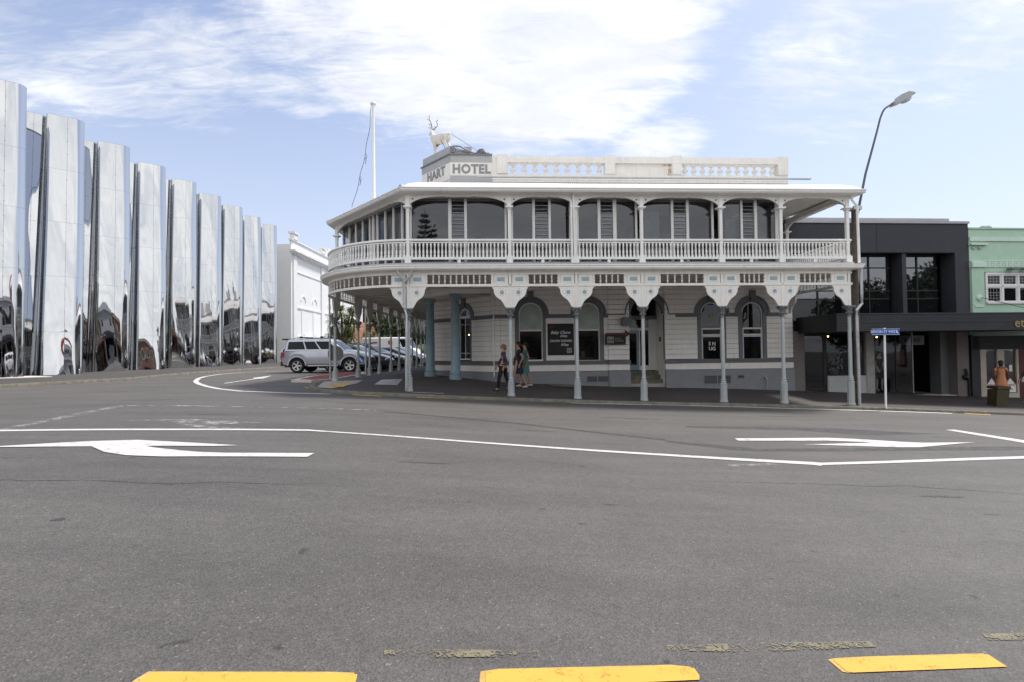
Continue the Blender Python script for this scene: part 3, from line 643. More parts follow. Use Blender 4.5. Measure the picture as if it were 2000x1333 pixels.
# -------- repeated verandah pieces (shared meshes)
bal = MB().box(-.032, .032, -.032, .032, 0, .075); bal.lathe([(.036, .075), (.024, .10), (.037, .16), (.031, .22), (.019, .258), (.032, .266), (.017, .28), (.032, .292), (.018, .304), (.021, .32), (.026, .37), (.036, .43), (.022, .455), (.037, .475), (.037, .50)], 8)
bal_me = bal.mesh('baluster', 'white', 50)
sp = MB().lathe([(.016, 0), (.016, .05), (.034, .075), (.034, .10), (.018, .125), (.020, .15), (.042, .17), (.020, .19), (.018, .215), (.034, .24), (.034, .265), (.016, .29), (.020, .32)], 8); sp_me = sp.mesh('frieze_spindle', 'cream', 50)
bp_ = [(0, 0), (.60, 0), (.60, -.05), (.54, -.06), (.535, -.10), (.50, -.125), (.492, -.20), (.475, -.28), (.43, -.355), (.37, -.41), (.31, -.45), (.25, -.50), (.205, -.56), (.165, -.63), (.13, -.70), (.09, -.735), (.0, -.74)]
br_me = MB().prism([(x+.045, z) for x, z in bp_], -.03, .03).mesh('verandah_bracket', 'cream')
brn_me = MB().prism([(x*.86+.045, z) for x, z in bp_], -.03, .03).mesh('verandah_bracket', 'cream')
def ringm():
    mb = MB(); n = 14
    for r0, r1, d in ((.048, .066, .012), (.018, .034, .012)):
        a = []; f = []
        for k in range(n):
            t = 2*PI*k/n
            for r in (r0, r1):
                for y in (0, -d): a.append((r*math.cos(t), y, r*math.sin(t)))
        for k in range(n):
            b = k*4; c = (k+1) % n*4; f += [(b+1, c+1, c+3, b+3), (b, b+1, c+1, c), (b+2, c+2, c+3, b+3)]
        mb.add(a, f)
    mb.add([(.055*math.cos(2*PI*k/n), -.004, .055*math.sin(2*PI*k/n)) for k in range(n)], [tuple(range(n))])
    for k in range(8):
        t = PI/8+k*PI/4; x, z = .125*math.cos(t), .125*math.sin(t); mb.cm = 1
        mb.add([(x+.010*math.cos(q*PI/3), -.003, z+.010*math.sin(q*PI/3)) for q in range(6)], [tuple(range(6))])
    return mb.mesh('rosette', ['inset', 'trim'])
ros_me = ringm()
pn = MB().box(-.24, .24, -.03, .03, 0, .315); pn_me = pn.mesh('frieze_panel', 'cream')
pnf_me = MB().box(-.205, .205, -.040, -.03, .03, .285).mesh('panel_field', 'cream')
ins_me = MB().box(-.125, .125, -.052, -.04, .10, .22).add([(-.1, -.058, .12), (.1, -.058, .12), (.1, -.058, .20), (-.1, -.058, .20)], [(0, 1, 2, 3)]).mesh('blue_inset', 'inset')
sc_ = []
for i in range(19): z = .315*i/18; sc_.append((.045+.012*math.cos(i*PI/3), z))
scal_me = MB().prism([(-.03, 0)]+sc_+[(-.03, .315)], -.035, .035).mesh('scalloped_stile', 'cream')
hole_me = MB().add([(.032*math.cos(2*PI*k/12), 0, .032*math.sin(2*PI*k/12)) for k in range(12)], [tuple(range(12))]).mesh('pierced_hole', 'trim')
# posts
def lower_post(T, u, v, zb, zt, name='verandah_post', pipe=False):
    mb = MB(T)
    o8 = [(r*1.0824, z) for r, z in ((.125, zb-.1), (.125, zb+.06), (.108, zb+.07), (.105, zt-.03), (.115, zt), (.075, zt+.02))]
    mb.lathe(o8, 8, (u, v), PI/8)
    z = zt+.02
    mb.lathe([(.075, z), (.095, z+.03), (.095, z+.055), (.07, z+.075), (.072, z+.10), (.085, z+.115), (.085, z+.13), (.062, z+.15), (.060, 1.6), (.055, 2.56)], 12, (u, v))
    p = obj(name, mb, 'post', hotel, 40)
    c = MB(T).lathe([(.075, 2.56), (.075, 2.59), (.055, 2.60), (.06, 2.70), (.085, 2.78), (.095, 2.80), (.09, 2.84), (.13, 2.90)], 10, (u, v))
    c.box(u-.15, u+.15, v-.15, v+.15, 2.90, 2.945)
    for k in range(8):
        t = k*PI/4; q = .085; c.ball((u+q*math.cos(t), v+q*math.sin(t), 2.70), .028, 5, 4, (1, 1, 1.5))
    for k in range(4):
        t = PI/4+k*PI/2; c.ball((u+.15*math.cos(t), v+.15*math.sin(t), 2.875), .040, 6, 4)
        t = k*PI/2; c.ball((u+.10*math.cos(t), v+.10*math.sin(t), 2.83), .036, 5, 4)
    obj('capital', c, 'capital', p, 50)
    s = obj('post_head', MB(T).box(u-.045, u+.045, v-.05, v+.05, 2.945, 4.05), 'cream', p)
    return p
def upper_post(T, u, v=0):
    mb = MB(T).box(u-.10, u+.10, v-.10, v+.10, 4.43, 4.64); mb.box(u-.065, u+.065, v-.065, v+.065, 4.64, 4.70); mb.box(u-.05, u+.05, v-.05, v+.05, 4.70, 6.66)
    p = obj('balcony_post', mb, 'white', hotel)
    c = MB(T)
    for r, a, b in ((.06, 6.14, 6.16), (.075, 6.235, 6.25), (.13, 6.27, 6.315)): c.box(u-r, u+r, v-r, v+r, a, b)
    c.lathe([(.075*1.41, 6.25), (.12*1.41, 6.27)], 4, (u, v), PI/4); c.lathe([(.05*1.41, 6.20), (.075*1.41, 6.235)], 4, (u, v), PI/4); c.box(u-.06, u+.06, v-.06, v+.06, 6.315, 6.66)
    obj('capital', c, 'white', p); return p
ZT = [.68, .46, .45, .42, .33, .33, .33]
for u, zt in zip(U, ZT): x, y, _ = HF(u, 0, 0); lower_post(HF, u, 0, FP(x, y), zt)
for u in U: upper_post(HF, u)
SF = frame((-7.05, 42), -90)                          # side street front: u runs towards the camera, v inwards
su = [42-y for y in SY]
for y in SY: lower_post(SF, 42-y, 0, FP(-7.05, y), FP(-7.05, y)+.36)
for y in [20.8]+SY[2::1]: upper_post(SF, 42-y, -.05)
upper_post(HF, 15.0, 3.5); 
def arch(T, u0, u1, w, z0=6.30, h=.34, v=0, parent=hotel):
    """a pair of quarter-ellipse spandrels between two posts under the upper beam"""
    for s, uu in ((1, u0+.05), (-1, u1-.05)):
        p = [(0, z0)]+[(w*(1-math.cos(t)), z0+h*math.sin(t)) for t in [i*PI/2/12 for i in range(13)]]+[(w*1.15, z0+h+.02), (w*1.15, 6.67), (0, 6.67)]
        p = [(uu+s*x, z) for x, z in p]
        if s < 0: p = p[::-1]
        o = obj('arch_spandrel', MB(T).prism(p, v-.03, v+.03), 'cream', parent)
        inst('pierced_hole', hole_me, o, T.m(uu+s*.11, v-.034, 6.555))
        inst('pierced_hole', hole_me, o, T.m(uu+s*.11, v+.034, 6.555))
    obj('arch_batten', MB(T).box(u0+.05+w*1.15, u1-.05-w*1.15, v-.03, v+.03, 6.635, 6.67), 'cream', parent)
def lower_bay(T, u0, u1, pw=.48, single=None, full=True, n=None):
    a, b = u0+.045, u1-.045
    for s, x in ((1, a), (-1, b)):
        if single and s != single: continue
        cx = x+s*(.02+.24)
        p = inst('frieze_panel', pn_me, hotel, T.m(cx, 0, 3.735))
        inst('panel_field', pnf_me, p, T.m(cx, 0, 3.735)); inst('blue_inset', ins_me, p, T.m(cx, 0, 3.735))
        inst('scalloped_stile', scal_me, p, T.m(x+s*.535, 0, 3.735, 0 if s > 0 else 180))
        k = inst('verandah_bracket', br_me, hotel, T.m(x-s*.045, 0, 3.69, 0 if s > 0 else 180))
        inst('rosette', ros_me, k, T.m(x+s*.225, -.032, 3.46))
    g0, g1 = (a+.58 if single != -1 else a), (b-.58 if single != 1 else b)
    n = n or max(1, round((g1-g0)/.215)-1)
    if full:
        for i in range(n): stick('frieze_spindle', sp_me, hotel, T, g0+(g1-g0)*(i+1)/(n+1), 0, 3.735)
    else:
        mb = MB(T)
        for i in range(n): u = g0+(g1-g0)*(i+1)/(n+1); mb.lathe([(.02, 3.735), (.034, 3.82), (.018, 3.86), (.042, 3.90), (.018, 3.94), (.034, 3.99), (.02, 4.05)], 6, (u, 0))
        o = hp('spindle_row', mb, 'cream'); o['kind'] = 'stuff'
NS = [9, 4, 4, 6, 4, 5]
for i in range(6): lower_bay(HF, U[i], U[i+1], n=[10, 4, 4, 5, 4, 5][i])
for i in range(6): arch(HF, U[i], U[i+1], min(1.0, (U[i+1]-U[i])*.34))
RF = frame(HF(15.0, 0, 0)[:2], 93.05)
lower_bay(RF, 0, 3.5, n=10); arch(RF, 0, 3.5, 1.0)
CF = frame((-7.1, 20.8), math.degrees(math.atan2(16.75-20.8, -3.4+7.1))); CFL = math.dist((-7.1, 20.8), (-3.4, 16.75))
arch(CF, 0, CFL, 1.1)
for i in range(len(su)-1): lower_bay(SF, su[i+1], su[i], full=False)
for y0, y1 in zip([20.8]+SY[2:-1], SY[2:]): arch(SF, 42-y1, 42-y0, .6, v=-.05)
# balusters: front and right end one by one
def balus(T, u0, u1, n, v=0):
    for i in range(n): stick('baluster', bal_me, hotel, T, u0+(u1-u0)*(i+.5)/n, v, 4.63)
for i in range(6): balus(HF, U[i]+.07, U[i+1]-.07, round((U[i+1]-U[i]-.14)/.121))
balus(RF, .1, 3.45, 27)
AL = PI/2*3.65; na = 44
for i in range(na):
    t = -PI/2-(i+.8)*(PI/2)/na; inst('baluster', bal_me, hotel, Matrix.Translation((-3.4+3.65*math.cos(t), 20.4+3.65*math.sin(t), 4.63)) @ Matrix.Rotation(t, 4, 'Z'))
mb = MB(SF)
for i in range(168): u = .1+i*.1285; mb.box(u-.018, u+.018, -.018, .018, 4.63, 5.13)
o = hp('side_balusters', mb, 'white'); o['kind'] = 'stuff'
for i in range(19):
    t = -PI/2-.155-(i+.5)*(PI/2-.19)/19; inst('frieze_spindle', sp_me, hotel, Matrix.Translation((-3.4+3.65*math.cos(t), 20.4+3.65*math.sin(t), 3.735)))
# left side of the corner post: panel and bracket tangent to the curve
AF = frame((-3.4, 16.75), -8)
px = -.31; p = inst('frieze_panel', pn_me, hotel, AF.m(px, .0, 3.735)); inst('panel_field', pnf_me, p, AF.m(px, 0, 3.735)); inst('blue_inset', ins_me, p, AF.m(px, 0, 3.735)); 
k = inst('verandah_bracket', br_me, hotel, AF.m(0, 0, 3.69, 180)); inst('rosette', ros_me, k, AF.m(-.27, -.032, 3.46))
k = inst('verandah_bracket', brn_me, hotel, Matrix.Translation((-7.05, 20.4, 3.69)) @ Matrix.Rotation(R(-80), 4, 'Z'))
for i in range(4): # small feet under the bottom rail
    pass
for i in range(6):
    m_ = (U[i]+U[i+1])/2; hp('rail_foot', MB(HF).box(m_-.05, m_+.05, -.03, .03, 4.43, 4.555), 'white')
for u in (1.7, 3.4): hp('rail_foot', MB(RF).box(u-.05-.6, u+.05-.6, -.03, .03, 4.43, 4.555), 'white')

# -------- glazed upstairs enclosure just behind the posts
def glaze(T, v, cells, z0=4.44, z1=6.64, doors=()):
    """cells: (u0, u1, kind) kind g glass, l louvre"""
    for a, b, k in cells:
        if k == 'g':
            j = [random.uniform(-.006, .006) for _ in range(4)]
            obj('balcony_window', MB(T).add([(a, v+j[0], z0+.1), (b, v+j[1], z0+.1), (b, v+j[2], z1-.05), (a, v+j[3], z1-.05)], [(0, 1, 2, 3)]), 'glass', hotel)
        else:
            w = obj('louvre_window', MB(T).box(a, b, v+.05, v+.055, z0+.1, z1-.05), 'glass', hotel)
            n = 16
            for i in range(n):
                z = z0+.14+(z1-z0-.2)*(i+.5)/n; h = (z1-z0-.2)/n/2
                if i: obj('blade_light_line', MB(T).box(a+.02, b-.02, v-.02, v-.013, z-h-.004, z-h+.004), 'galv', w)  # pale strip added as the light line along each blade edge
                obj('louvre_blade', MB(T).add([(a+.02, v-.012, z-h+.006), (b-.02, v-.012, z-h+.006), (b-.02, v+.010, z+h), (a+.02, v+.010, z+h), (a+.02, v-.005, z-h+.006), (b-.02, v-.005, z-h+.006), (b-.02, v+.017, z+h), (a+.02, v+.017, z+h)],
                    [(0, 1, 2, 3), (7, 6, 5, 4), (0, 4, 5, 1), (3, 2, 6, 7), (0, 3, 7, 4), (1, 5, 6, 2)]), 'glass', w)
    us = sorted([c[0] for c in cells]+[c[1] for c in cells])
    mm = []
    mm += [(us[0]-.06, us[0]), (us[-1], us[-1]+.06)]
    for (a, b, k), (c, d, k2) in zip(cells, cells[1:]):
        if c-b < .13: mm.append((b, c))
        else: mm += [(b, b+.07), (c-.07, c)]
    for p0, p1 in mm: hp('window_mullion', MB(T).box(p0, p1, v-.05, v+.05, z0, z1+.02), 'frame')
    hp('window_sill_rail', MB(T).box(us[0], us[-1], v-.04, v+.04, z0, z0+.10), 'frame'); hp('window_head', MB(T).box(us[0]-.06, us[-1]+.06, v-.045, v+.06, z1-.05, z1+.03), 'trim'); hp('window_fascia', MB(T).box(us[0]-.06, us[-1]+.06, v+.0, v+.06, z1+.03, 6.86), 'ceil')
glaze(HF, .36, [(.10, 1.32, 'g'), (1.43, 1.86, 'l'), (1.945, 3.22, 'g'), (3.50, 4.16, 'g'), (4.25, 4.71, 'l'), (4.79, 5.42, 'g'), (5.74, 6.40, 'g'), (6.50, 6.93, 'l'), (7.05, 7.70, 'g'), (7.95, 8.95, 'g'), (9.04, 9.49, 'l'), (9.58, 10.38, 'g'), (10.72, 11.41, 'g'), (11.485, 11.905, 'l'), (11.995, 12.65, 'g')])
hp('corner_stud', MB(HF).box(12.71, 12.83, .30, .42, 4.43, 6.66), 'frame')
EF = frame(HF(12.77, .36, 0)[:2], 93.05); glaze(EF, 0, [(.1, 1.1, 'g'), (1.2, 2.1, 'g'), (2.2, 3.2, 'g')])
ced = [i*(CFL-.15)/9 for i in range(10)]
glaze(CF, .34, [(ced[i]+.10-.15, ced[i+1]+.0-.15, 'g') for i in range(9)])
hp('corner_stud', MB(CF).box(CFL-2.98, CFL-2.84, .27, .37, 4.43, 6.66), 'frame')
glaze(SF, .45, [(u, u+1.9, 'g') for u in [.2+2.05*i for i in range(10)]])
# inner wall, doors and a few chairs seen dimly through the glass
hp('inner_wall', MB().sweep([V(12.7, 3.5), V(.2, 3.5)], rect(-.0, .05, 4.42, 6.9)), 'brown')
for i, (u, w) in enumerate(((1.2, .9), (2.6, .6), (4.6, 1.0), (7.2, .5), (8.4, .9), (10.1, .8), (11.9, .7))): hp('inner_picture' if i % 2 else 'inner_doorway', MB(HF).box(u, u+w, 3.44 if i % 2 else 3.45, 3.5, 5.3 if i % 2 else 4.43, 6.1 if i % 2 else 6.4), 'tan' if i % 2 else 'sgrey')
hp('blind', MB(HF).box(8.1, 8.62, .55, .57, 4.5, 6.35), 'curtain'); hp('blind', MB(HF).box(11.0, 11.38, .6, .62, 4.5, 6.1), 'curtain'); hp('blind', MB(HF).box(12.2, 12.6, .7, .72, 4.5, 6.2), 'curtain')

# -------- downpipes
hp('downpipe', MB().tube([HF(-.30, -.20, 4.24), HF(-.30, -.20, 4.12), HF(-.11, -.12, 3.86), HF(-.10, -.10, 3.0), HF(-.02, -.14, 2.72), HF(-.045, -.15, .3)], .042, 8), 'galv', 50)
hp('downpipe', MB().tube([HF(.17, -.22, 4.24), HF(.17, -.20, 4.02), HF(-.10, -.12, 3.80)], .042, 8), 'galv', 50)
hp('downpipe', MB().tube([HF(5.50, -.16, 6.84), HF(5.50, -.10, 6.6), HF(5.54, -.09, 4.42)], .042, 8), 'white', 50); hp('downpipe', MB().tube([HF(5.38, -.02, 6.62), HF(5.42, -.08, 6.45), HF(5.44, -.09, 4.42)], .038, 8), 'white', 50)
hp('downpipe', MB().tube([HF(15.09, -.18, 6.84), HF(15.09, -.14, 6.55), HF(15.27, -.14, 6.35), HF(15.30, -.14, 4.40)], .042, 8), 'white', 50)
hp('downpipe', MB().tube([HF(15.36, -.14, 4.25), HF(15.36, -.14, 3.35), HF(15.36, -.14, 3.0), HF(15.12, -.17, 2.75), HF(15.14, -.17, 2.55), HF(15.16, -.18, -.48)], .045, 8), 'galv', 50)
# ================================================================ HOTEL ground floor
WF = frame(HF(0, 3.65, 0)[:2], 3.05)                  # u as on the post line, v=0 the wall face
B0 = (-.60, 20.55); B1 = (-3.62, 23.35)
QF = frame(B1, math.degrees(math.atan2(B0[1]-B1[1], B0[0]-B1[0]))); QL = math.dist(B0, B1)
def wallz(T, u): x, y, _ = T(u, 0, 0); return FP(x, y)
def cuts(a, b, ops):
    seg = [(a, b)]
    for o0, o1 in ops:
        n = []
        for s0, s1 in seg:
            if o1 <= s0 or o0 >= s1: n.append((s0, s1)); continue
            if o0 > s0: n.append((s0, o0))
            if o1 < s1: n.append((o1, s1))
        seg = n
    return [s for s in seg if s[1]-s[0] > .03]
def boarded(T, a, b, openings, z0=1.11, z1=4.12, pitch=.204, breaks=(), v=0, back=.14):
    """openings: (centre, half width of the straight part, arch radius for boards, bottom, spring, square top or None)"""
    bk = MB(T); z = z0
    while z < z1-.02:
        zt = min(z+pitch, z1); ops = []; zm = (z+zt)/2
        for c, hw, ra, zb, zs in openings:
            if zt <= zb+.01: continue
            if zm < zs: ops.append((c-hw, c+hw))
            elif zm < zs+ra: w = math.sqrt(ra*ra-(zm-zs)**2); ops.append((c-w, c+w))
        for s0, s1 in cuts(a, b, ops):
            bk.box(s0, s1, v, v+back, z, zt)
            pts = [s0]+[k for k in breaks if s0 < k < s1]+[s1]
            for p0, p1 in zip(pts, pts[1:]):
                o = MB(T).add([(p0+.004, v-.03, z+.012), (p1-.004, v-.03, z+.012), (p1-.004, v-.022, zt-.004), (p0+.004, v-.022, zt-.004), (p0+.004, v, z+.006), (p1-.004, v, z+.006), (p1-.004, v, zt), (p0+.004, v, zt)],
                    [(0, 1, 2, 3), (0, 4, 5, 1), (3, 2, 6, 7), (0, 3, 7, 4), (1, 5, 6, 2)])
                obj('weatherboard', o, 'board', hotel)
        z = zt
    hp('wall_backing', bk, 'trim')
def half(c, zs, r, n=18): return [(c+r*math.cos(t), zs+r*math.sin(t)) for t in [PI-i*PI/n for i in range(n+1)]]
def ring(mb, c, zs, r0, r1, v0, v1, n=18):
    o, i = half(c, zs, r1, n), half(c, zs, r0, n)
    for k in range(n):
        q = [i[k], o[k], o[k+1], i[k+1]]; mb.prism(q[::-1], v0, v1)
    return mb
def arched(T, c, r, zb, zs=2.98, style='sash', ro=.73, side=.17):
    w = obj('arched_window', ring(MB(T), c, zs, r, r+.045, .02, .10), 'frame', hotel)
    s = MB(T); s.box(c-r-.045, c-r, .02, .10, zb, zs); s.box(c+r, c+r+.045, .02, .10, zb, zs); s.box(c-r-.045, c+r+.045, -.02, .10, zb-.06, zb); obj('window_frame', s, 'frame', w)
    hp('arch_moulding', ring(ring(MB(T), c, zs, r+.10, ro-.06, -.05, .12), c, zs, ro-.06, ro, -.085, .0), 'trim', 0, None)
    hp('architrave', ring(MB(T), c, zs, r+.045, r+.10, -.01, .12), 'trim')
    for s0 in (c-r-.045-side+.03, c+r+.045): hp('architrave', MB(T).box(s0, s0+side-.02, -.04, .12, zb-.10, zs+.02), 'trim')
    hp('keystone', MB(T).prism([(c-.09, zs+r+.12), (c+.09, zs+r+.12), (c+.13, zs+ro+.20), (c-.13, zs+ro+.20)], -.12, .05), 'trim')
    if style == 'sash':
        obj('upper_sash', MB(T).prism(half(c, zs, r)+[(c+r, 2.36), (c-r, 2.36)], .06, .07), 'curtain', w)
        obj('lower_sash', MB(T).add([(c-r, .07, zb), (c+r, .068, zb), (c+r, .072, 2.32), (c-r, .066, 2.32)], [(0, 1, 2, 3)]), 'glass', w); obj('table_inside', MB(T).box(c-.3, c+.3, .5, .9, zb+.05, zb+.09).box(c-.2, c-.05, .6, .62, zb+.09, zb+.35), 'tan', w); obj('meeting_rail', MB(T).box(c-r, c+r, .03, .09, 2.31, 2.37), 'frame', w)
    elif style == 'casement':
        obj('pane', MB(T).prism(half(c, zs, r)+[(c+r, 2.40), (c-r, 2.40)], .06, .066), 'pane', w)
        f = MB(T)
        for z in (2.35, 2.06): f.box(c-r, c+r, .02, .10, z-.015, z+.03)
        for a0, b0 in ((2.09, 2.34), (zb, 2.03)):
            f.box(c-r, c-r+.03, .0, .08, a0, b0); f.box(c+r-.03, c+r, .0, .08, a0, b0); f.box(c-r+.03, c+r-.03, .0, .08, a0, a0+.03); f.box(c-r+.03, c+r-.03, .0, .08, b0-.03, b0)
        obj('casement_frame', f, 'frame', w); obj('pane', MB(T).box(c-r, c+r, .05, .056, 2.08, 2.36), 'pane', w); obj('pane', MB(T).box(c-r, c+r, .05, .056, zb, 2.05), 'pane', w)
    elif style == 'french':
        obj('pane', MB(T).prism(half(c, zs, r)+[(c+r, zs), (c-r, zs)], .06, .066), 'pane', w); obj('pane', MB(T).box(c-r, c+r, .06, .066, zb, zs-.04), 'shopglass', w)
        f = MB(T).box(c-r, c+r, .02, .10, zs-.05, zs+.05); f.box(c-.012, c+.012, .04, .08, zb, zs-.05)
        for z in (zb+.22, zs-.32): f.box(c-r, c-.012, .045, .075, z, z+.022); f.box(c+.012, c+r, .045, .075, z, z+.022)
        obj('glazing_bars', f, 'frame', w)
    obj('room_behind', MB(T).box(c-r-.2, c+r+.2, 1.1, 1.12, zb-.2, zs+r+.2), 'brown', w)
    return w
OPS = [(4.36, .64, .66, 1.02, 2.98), (6.71, .62, .66, 1.02, 2.98), (9.10, .735, .80, 0, 2.98), (11.81, .60, .64, .9, 2.98), (13.53, .60, .64, .9, 2.98)]
boarded(WF, 2.77, 15.2, OPS, breaks=(3.14,))
# corner above the columns is boarded too
for T, L, z0 in ((WF, None, 3.83), (CA, CL, 3.83)):
    z = z0
    while z < 4.1:
        zt = min(z+.204, 4.12)
        obj('weatherboard', MB(T).box(1.12 if T is WF else 0, 2.77 if T is WF else L, -.03, .16, z+.01, zt), 'board', hotel); z = zt
hp('entry_soffit', MB().slab([WF(1.1, .1, 0)[:2], WF(3.0, .1, 0)[:2], B0, B1, (-3.7, 21.9)], 3.80, 3.83), 'ceil')
boarded(QF, 0, QL-.0, [(QL-1.93, .44, .55, 1.02, 2.98)], z1=3.80)
# pilasters
for a, b in ((7.51, 8.36), (9.84, 10.28), (14.85, 15.2)):
    z = 1.11
    while z < 4.0:
        obj('weatherboard', MB(WF).box(a, b, -.085, -.03, z+.012, z+.198), 'board', hotel); z += .204
    zb = wallz(WF, (a+b)/2)-.1
    hp('pilaster_base', MB(WF).box(a, b+.03, -.12, -.03, zb, .68), 'plinth'); hp('pilaster_band', MB(WF).box(a, b, -.10, -.03, .70, .93), 'board'); hp('pilaster_sill', MB(WF).box(a-.02, b+.03, -.15, -.04, .945, 1.10), 'trim')
for T, a, b, ops in ((WF, 2.77, 15.2, [(8.36, 9.84)]), (QF, 0, QL, [])):
    for s0, s1 in cuts(a, b, ops):
        n = max(1, int((s1-s0)/2)); 
        hp('plinth', MB(T).box(s0, s1, -.05, .14, min(wallz(T, s0), wallz(T, s1))-.25, .67), 'plinth')
        for i in range(n): p0 = s0+(s1-s0)*i/n; p1 = s0+(s1-s0)*(i+1)/n; hp('base_board', MB(T).box(p0+.004, p1-.004, -.035, .14, .685, .93), 'board')
        hp('sill_band', MB(T).box(s0, s1, -.06, .14, .94, 1.04), 'trim'); hp('sill_cap', MB(T).box(s0, s1, -.10, .0, 1.04, 1.10), 'trim')
for T, ops, a, b in ((WF, [(3.74, 4.99), (6.09, 7.33), (8.2, 10.0), (11.21, 12.41), (12.93, 14.13)], 2.77, 14.95), (QF, [(QL-2.37, QL-1.49)], 0, QL)):
    for s0, s1 in cuts(a, b, ops):
        hp('spring_band', MB(T).box(s0, s1, -.055, .0, 2.83, 2.93), 'trim'); hp('spring_cap', MB(T).box(s0, s1, -.10, .0, 2.93, 2.985), 'trim')
arched(WF, 4.36, .44, 1.16); arched(WF, 6.71, .42, 1.12); arched(WF, 11.81, .40, 1.04, style='casement'); arched(WF, 13.53, .40, 1.04, style='casement')
arched(QF, QL-1.93, .33, 1.22, style='french', ro=.62, side=.10)
for i, (du, dz) in enumerate(((-.28, 2.25), (-.02, 2.25))): 
    o = hp('pendant_bulb', MB(QF).ball((QL-1.93+du, .5, dz), .03, 6, 4), 'bulb')
# SNUG decal and cups in the fourth window
stick('window_lettering', text_mesh('S N\nUG', .20, 'chalkw', .002, 0, 1, .006), hotel, WF, 11.84, .03, 1.62)
mb = MB(WF)
for i in range(6): mb.lathe([(.035, 1.06), (.045, 1.19)], 8, (11.52+i*.105, .16))
hp('cup_row', mb, 'signwhite')
hp('round_sticker', MB(WF).box(11.74, 11.90, .035, .045, 2.78, 2.94), 'gold')
# entrance: porch recess, steps, door
zf = .64
hp('porch_wall', MB(WF).box(8.22, 8.37, 0, 1.2, 0, 3.9), 'board'); hp('porch_wall', MB(WF).box(9.84, 9.98, 0, 1.2, 0, 3.9), 'board')
hp('porch_ceiling', MB(WF).box(8.2, 10, .1, 1.2, 3.80, 3.86), 'trim')
hp('arch_moulding', ring(ring(MB(WF), 9.10, 2.98, .66, .86, -.05, .14), 9.10, 2.98, .86, .92, -.09, .0), 'trim'); hp('porch_lintel', MB(WF).box(8.37, 9.84, .9, 1.0, 2.80, 2.96), 'trim')
for i in range(4): hp('entrance_step', MB(WF).box(8.37, 9.84, .02+i*.26, 1.2, -.2 if i == 0 else -.05+i*.16, .12+i*.165), 'concrete' if i == 0 else 'kerb')
door = hp('entrance_door', MB(WF).box(8.40, 8.50, 1.0, 1.06, zf, 2.34).box(8.98, 9.08, 1.0, 1.06, zf, 2.34).box(8.5, 8.98, 1.0, 1.06, 2.22, 2.34).box(8.5, 8.98, 1.0, 1.06, zf, zf+.22), 'blue')
obj('pane', MB(WF).box(8.5, 8.98, 1.02, 1.03, zf+.22, 2.22), 'shopglass', door); obj('handle', MB(WF).tube([(8.95+.06, .95, 1.3), (8.95+.06, .95, 1.75)], .012, 6), 'galv', door)
f = MB(WF)
for a, b, c, d in ((9.08, 9.13, zf, 2.34), (9.50, 9.60, zf, 2.95), (8.37, 8.40, zf, 2.95), (9.60, 9.70, zf, 2.95)): f.box(a, b, .98, 1.08, c, d)
f.box(8.40, 9.50, .98, 1.08, 2.34, 2.44); f.box(8.40, 9.50, .98, 1.08, 2.86, 2.95); f.box(9.13, 9.5, .98, 1.08, zf, zf+.2); f.box(9.7, 9.84, 1.0, 1.1, zf, 2.95); hp('door_frame', f, 'frame')
hp('sidelight', MB(WF).box(9.13, 9.5, 1.02, 1.03, zf+.2, 2.34), 'shopglass'); hp('transom_light', MB(WF).box(8.4, 9.5, 1.02, 1.03, 2.44, 2.86), 'pane'); hp('fanlight', MB(WF).box(8.37, 9.84, 1.0, 1.02, 2.95, 3.8), 'pane')
hp('hall_behind', MB(WF).box(8.2, 10, 2.6, 2.62, .3, 3.9).box(8.1, 8.2, 1.1, 2.6, .3, 3.9).box(10, 10.1, 1.1, 2.6, .3, 3.9).box(8.1, 10.1, 1.1, 2.6, .55, .63), 'dark')
hp('hall_lamp', MB(WF).ball((8.62, 1.8, 2.16), .07, 8, 5, (1.3, 1, .5)), 'bulb')
# vents, pipes and fittings on the plinth
def vent(a, b, z0, z1, n=5, mid=True):
    hp('vent_opening', MB(WF).box(a, b, -.056, -.052, z0, z1), 'black')
    g = MB(WF); g.box(a-.02, b+.02, -.07, -.05, z1, z1+.025); g.box(a-.02, b+.02, -.07, -.05, z0-.025, z0)
    g.box(a-.02, a, -.07, -.05, z0, z1); g.box(b, b+.02, -.07, -.05, z0, z1)
    if mid: g.box((a+b)/2-.015, (a+b)/2+.015, -.07, -.058, z0, z1)
    for i in range(n): z = z0+(z1-z0)*(i+.6)/n; g.box(a, b, -.066, -.058, z-.010, z+.004)
    hp('vent_grille', g, 'plinth')
vent(6.62, 7.47, .24, .46); vent(11.45, 12.55, .10, .42, 7); vent(12.87, 13.12, .30, .42, 2, False)
mb = MB(WF).tube([(14.0, -.06, .30), (14.0, -.16, .30)], .035, 8); mb.tube([(14.0, -.16, .30), (14.04, -.16, .12), (14.03, -.12, -.2)], .022, 6); mb.tube([(13.93, -.12, .34), (14.07, -.12, .26)], .02, 6); hp('tap_fitting', mb, 'galv', 40)
hp('wall_pipe', MB(WF).tube([(2.87, -.08, .5), (2.87, -.08, 3.55), (2.82, -.08, 3.62), (2.82, -.08, 4.0)], .028, 8), 'board', 40)
mb = MB().lathe([(.26, .30), (.26, .44), (.24, .46)], 20, (0, 0)); mb = None
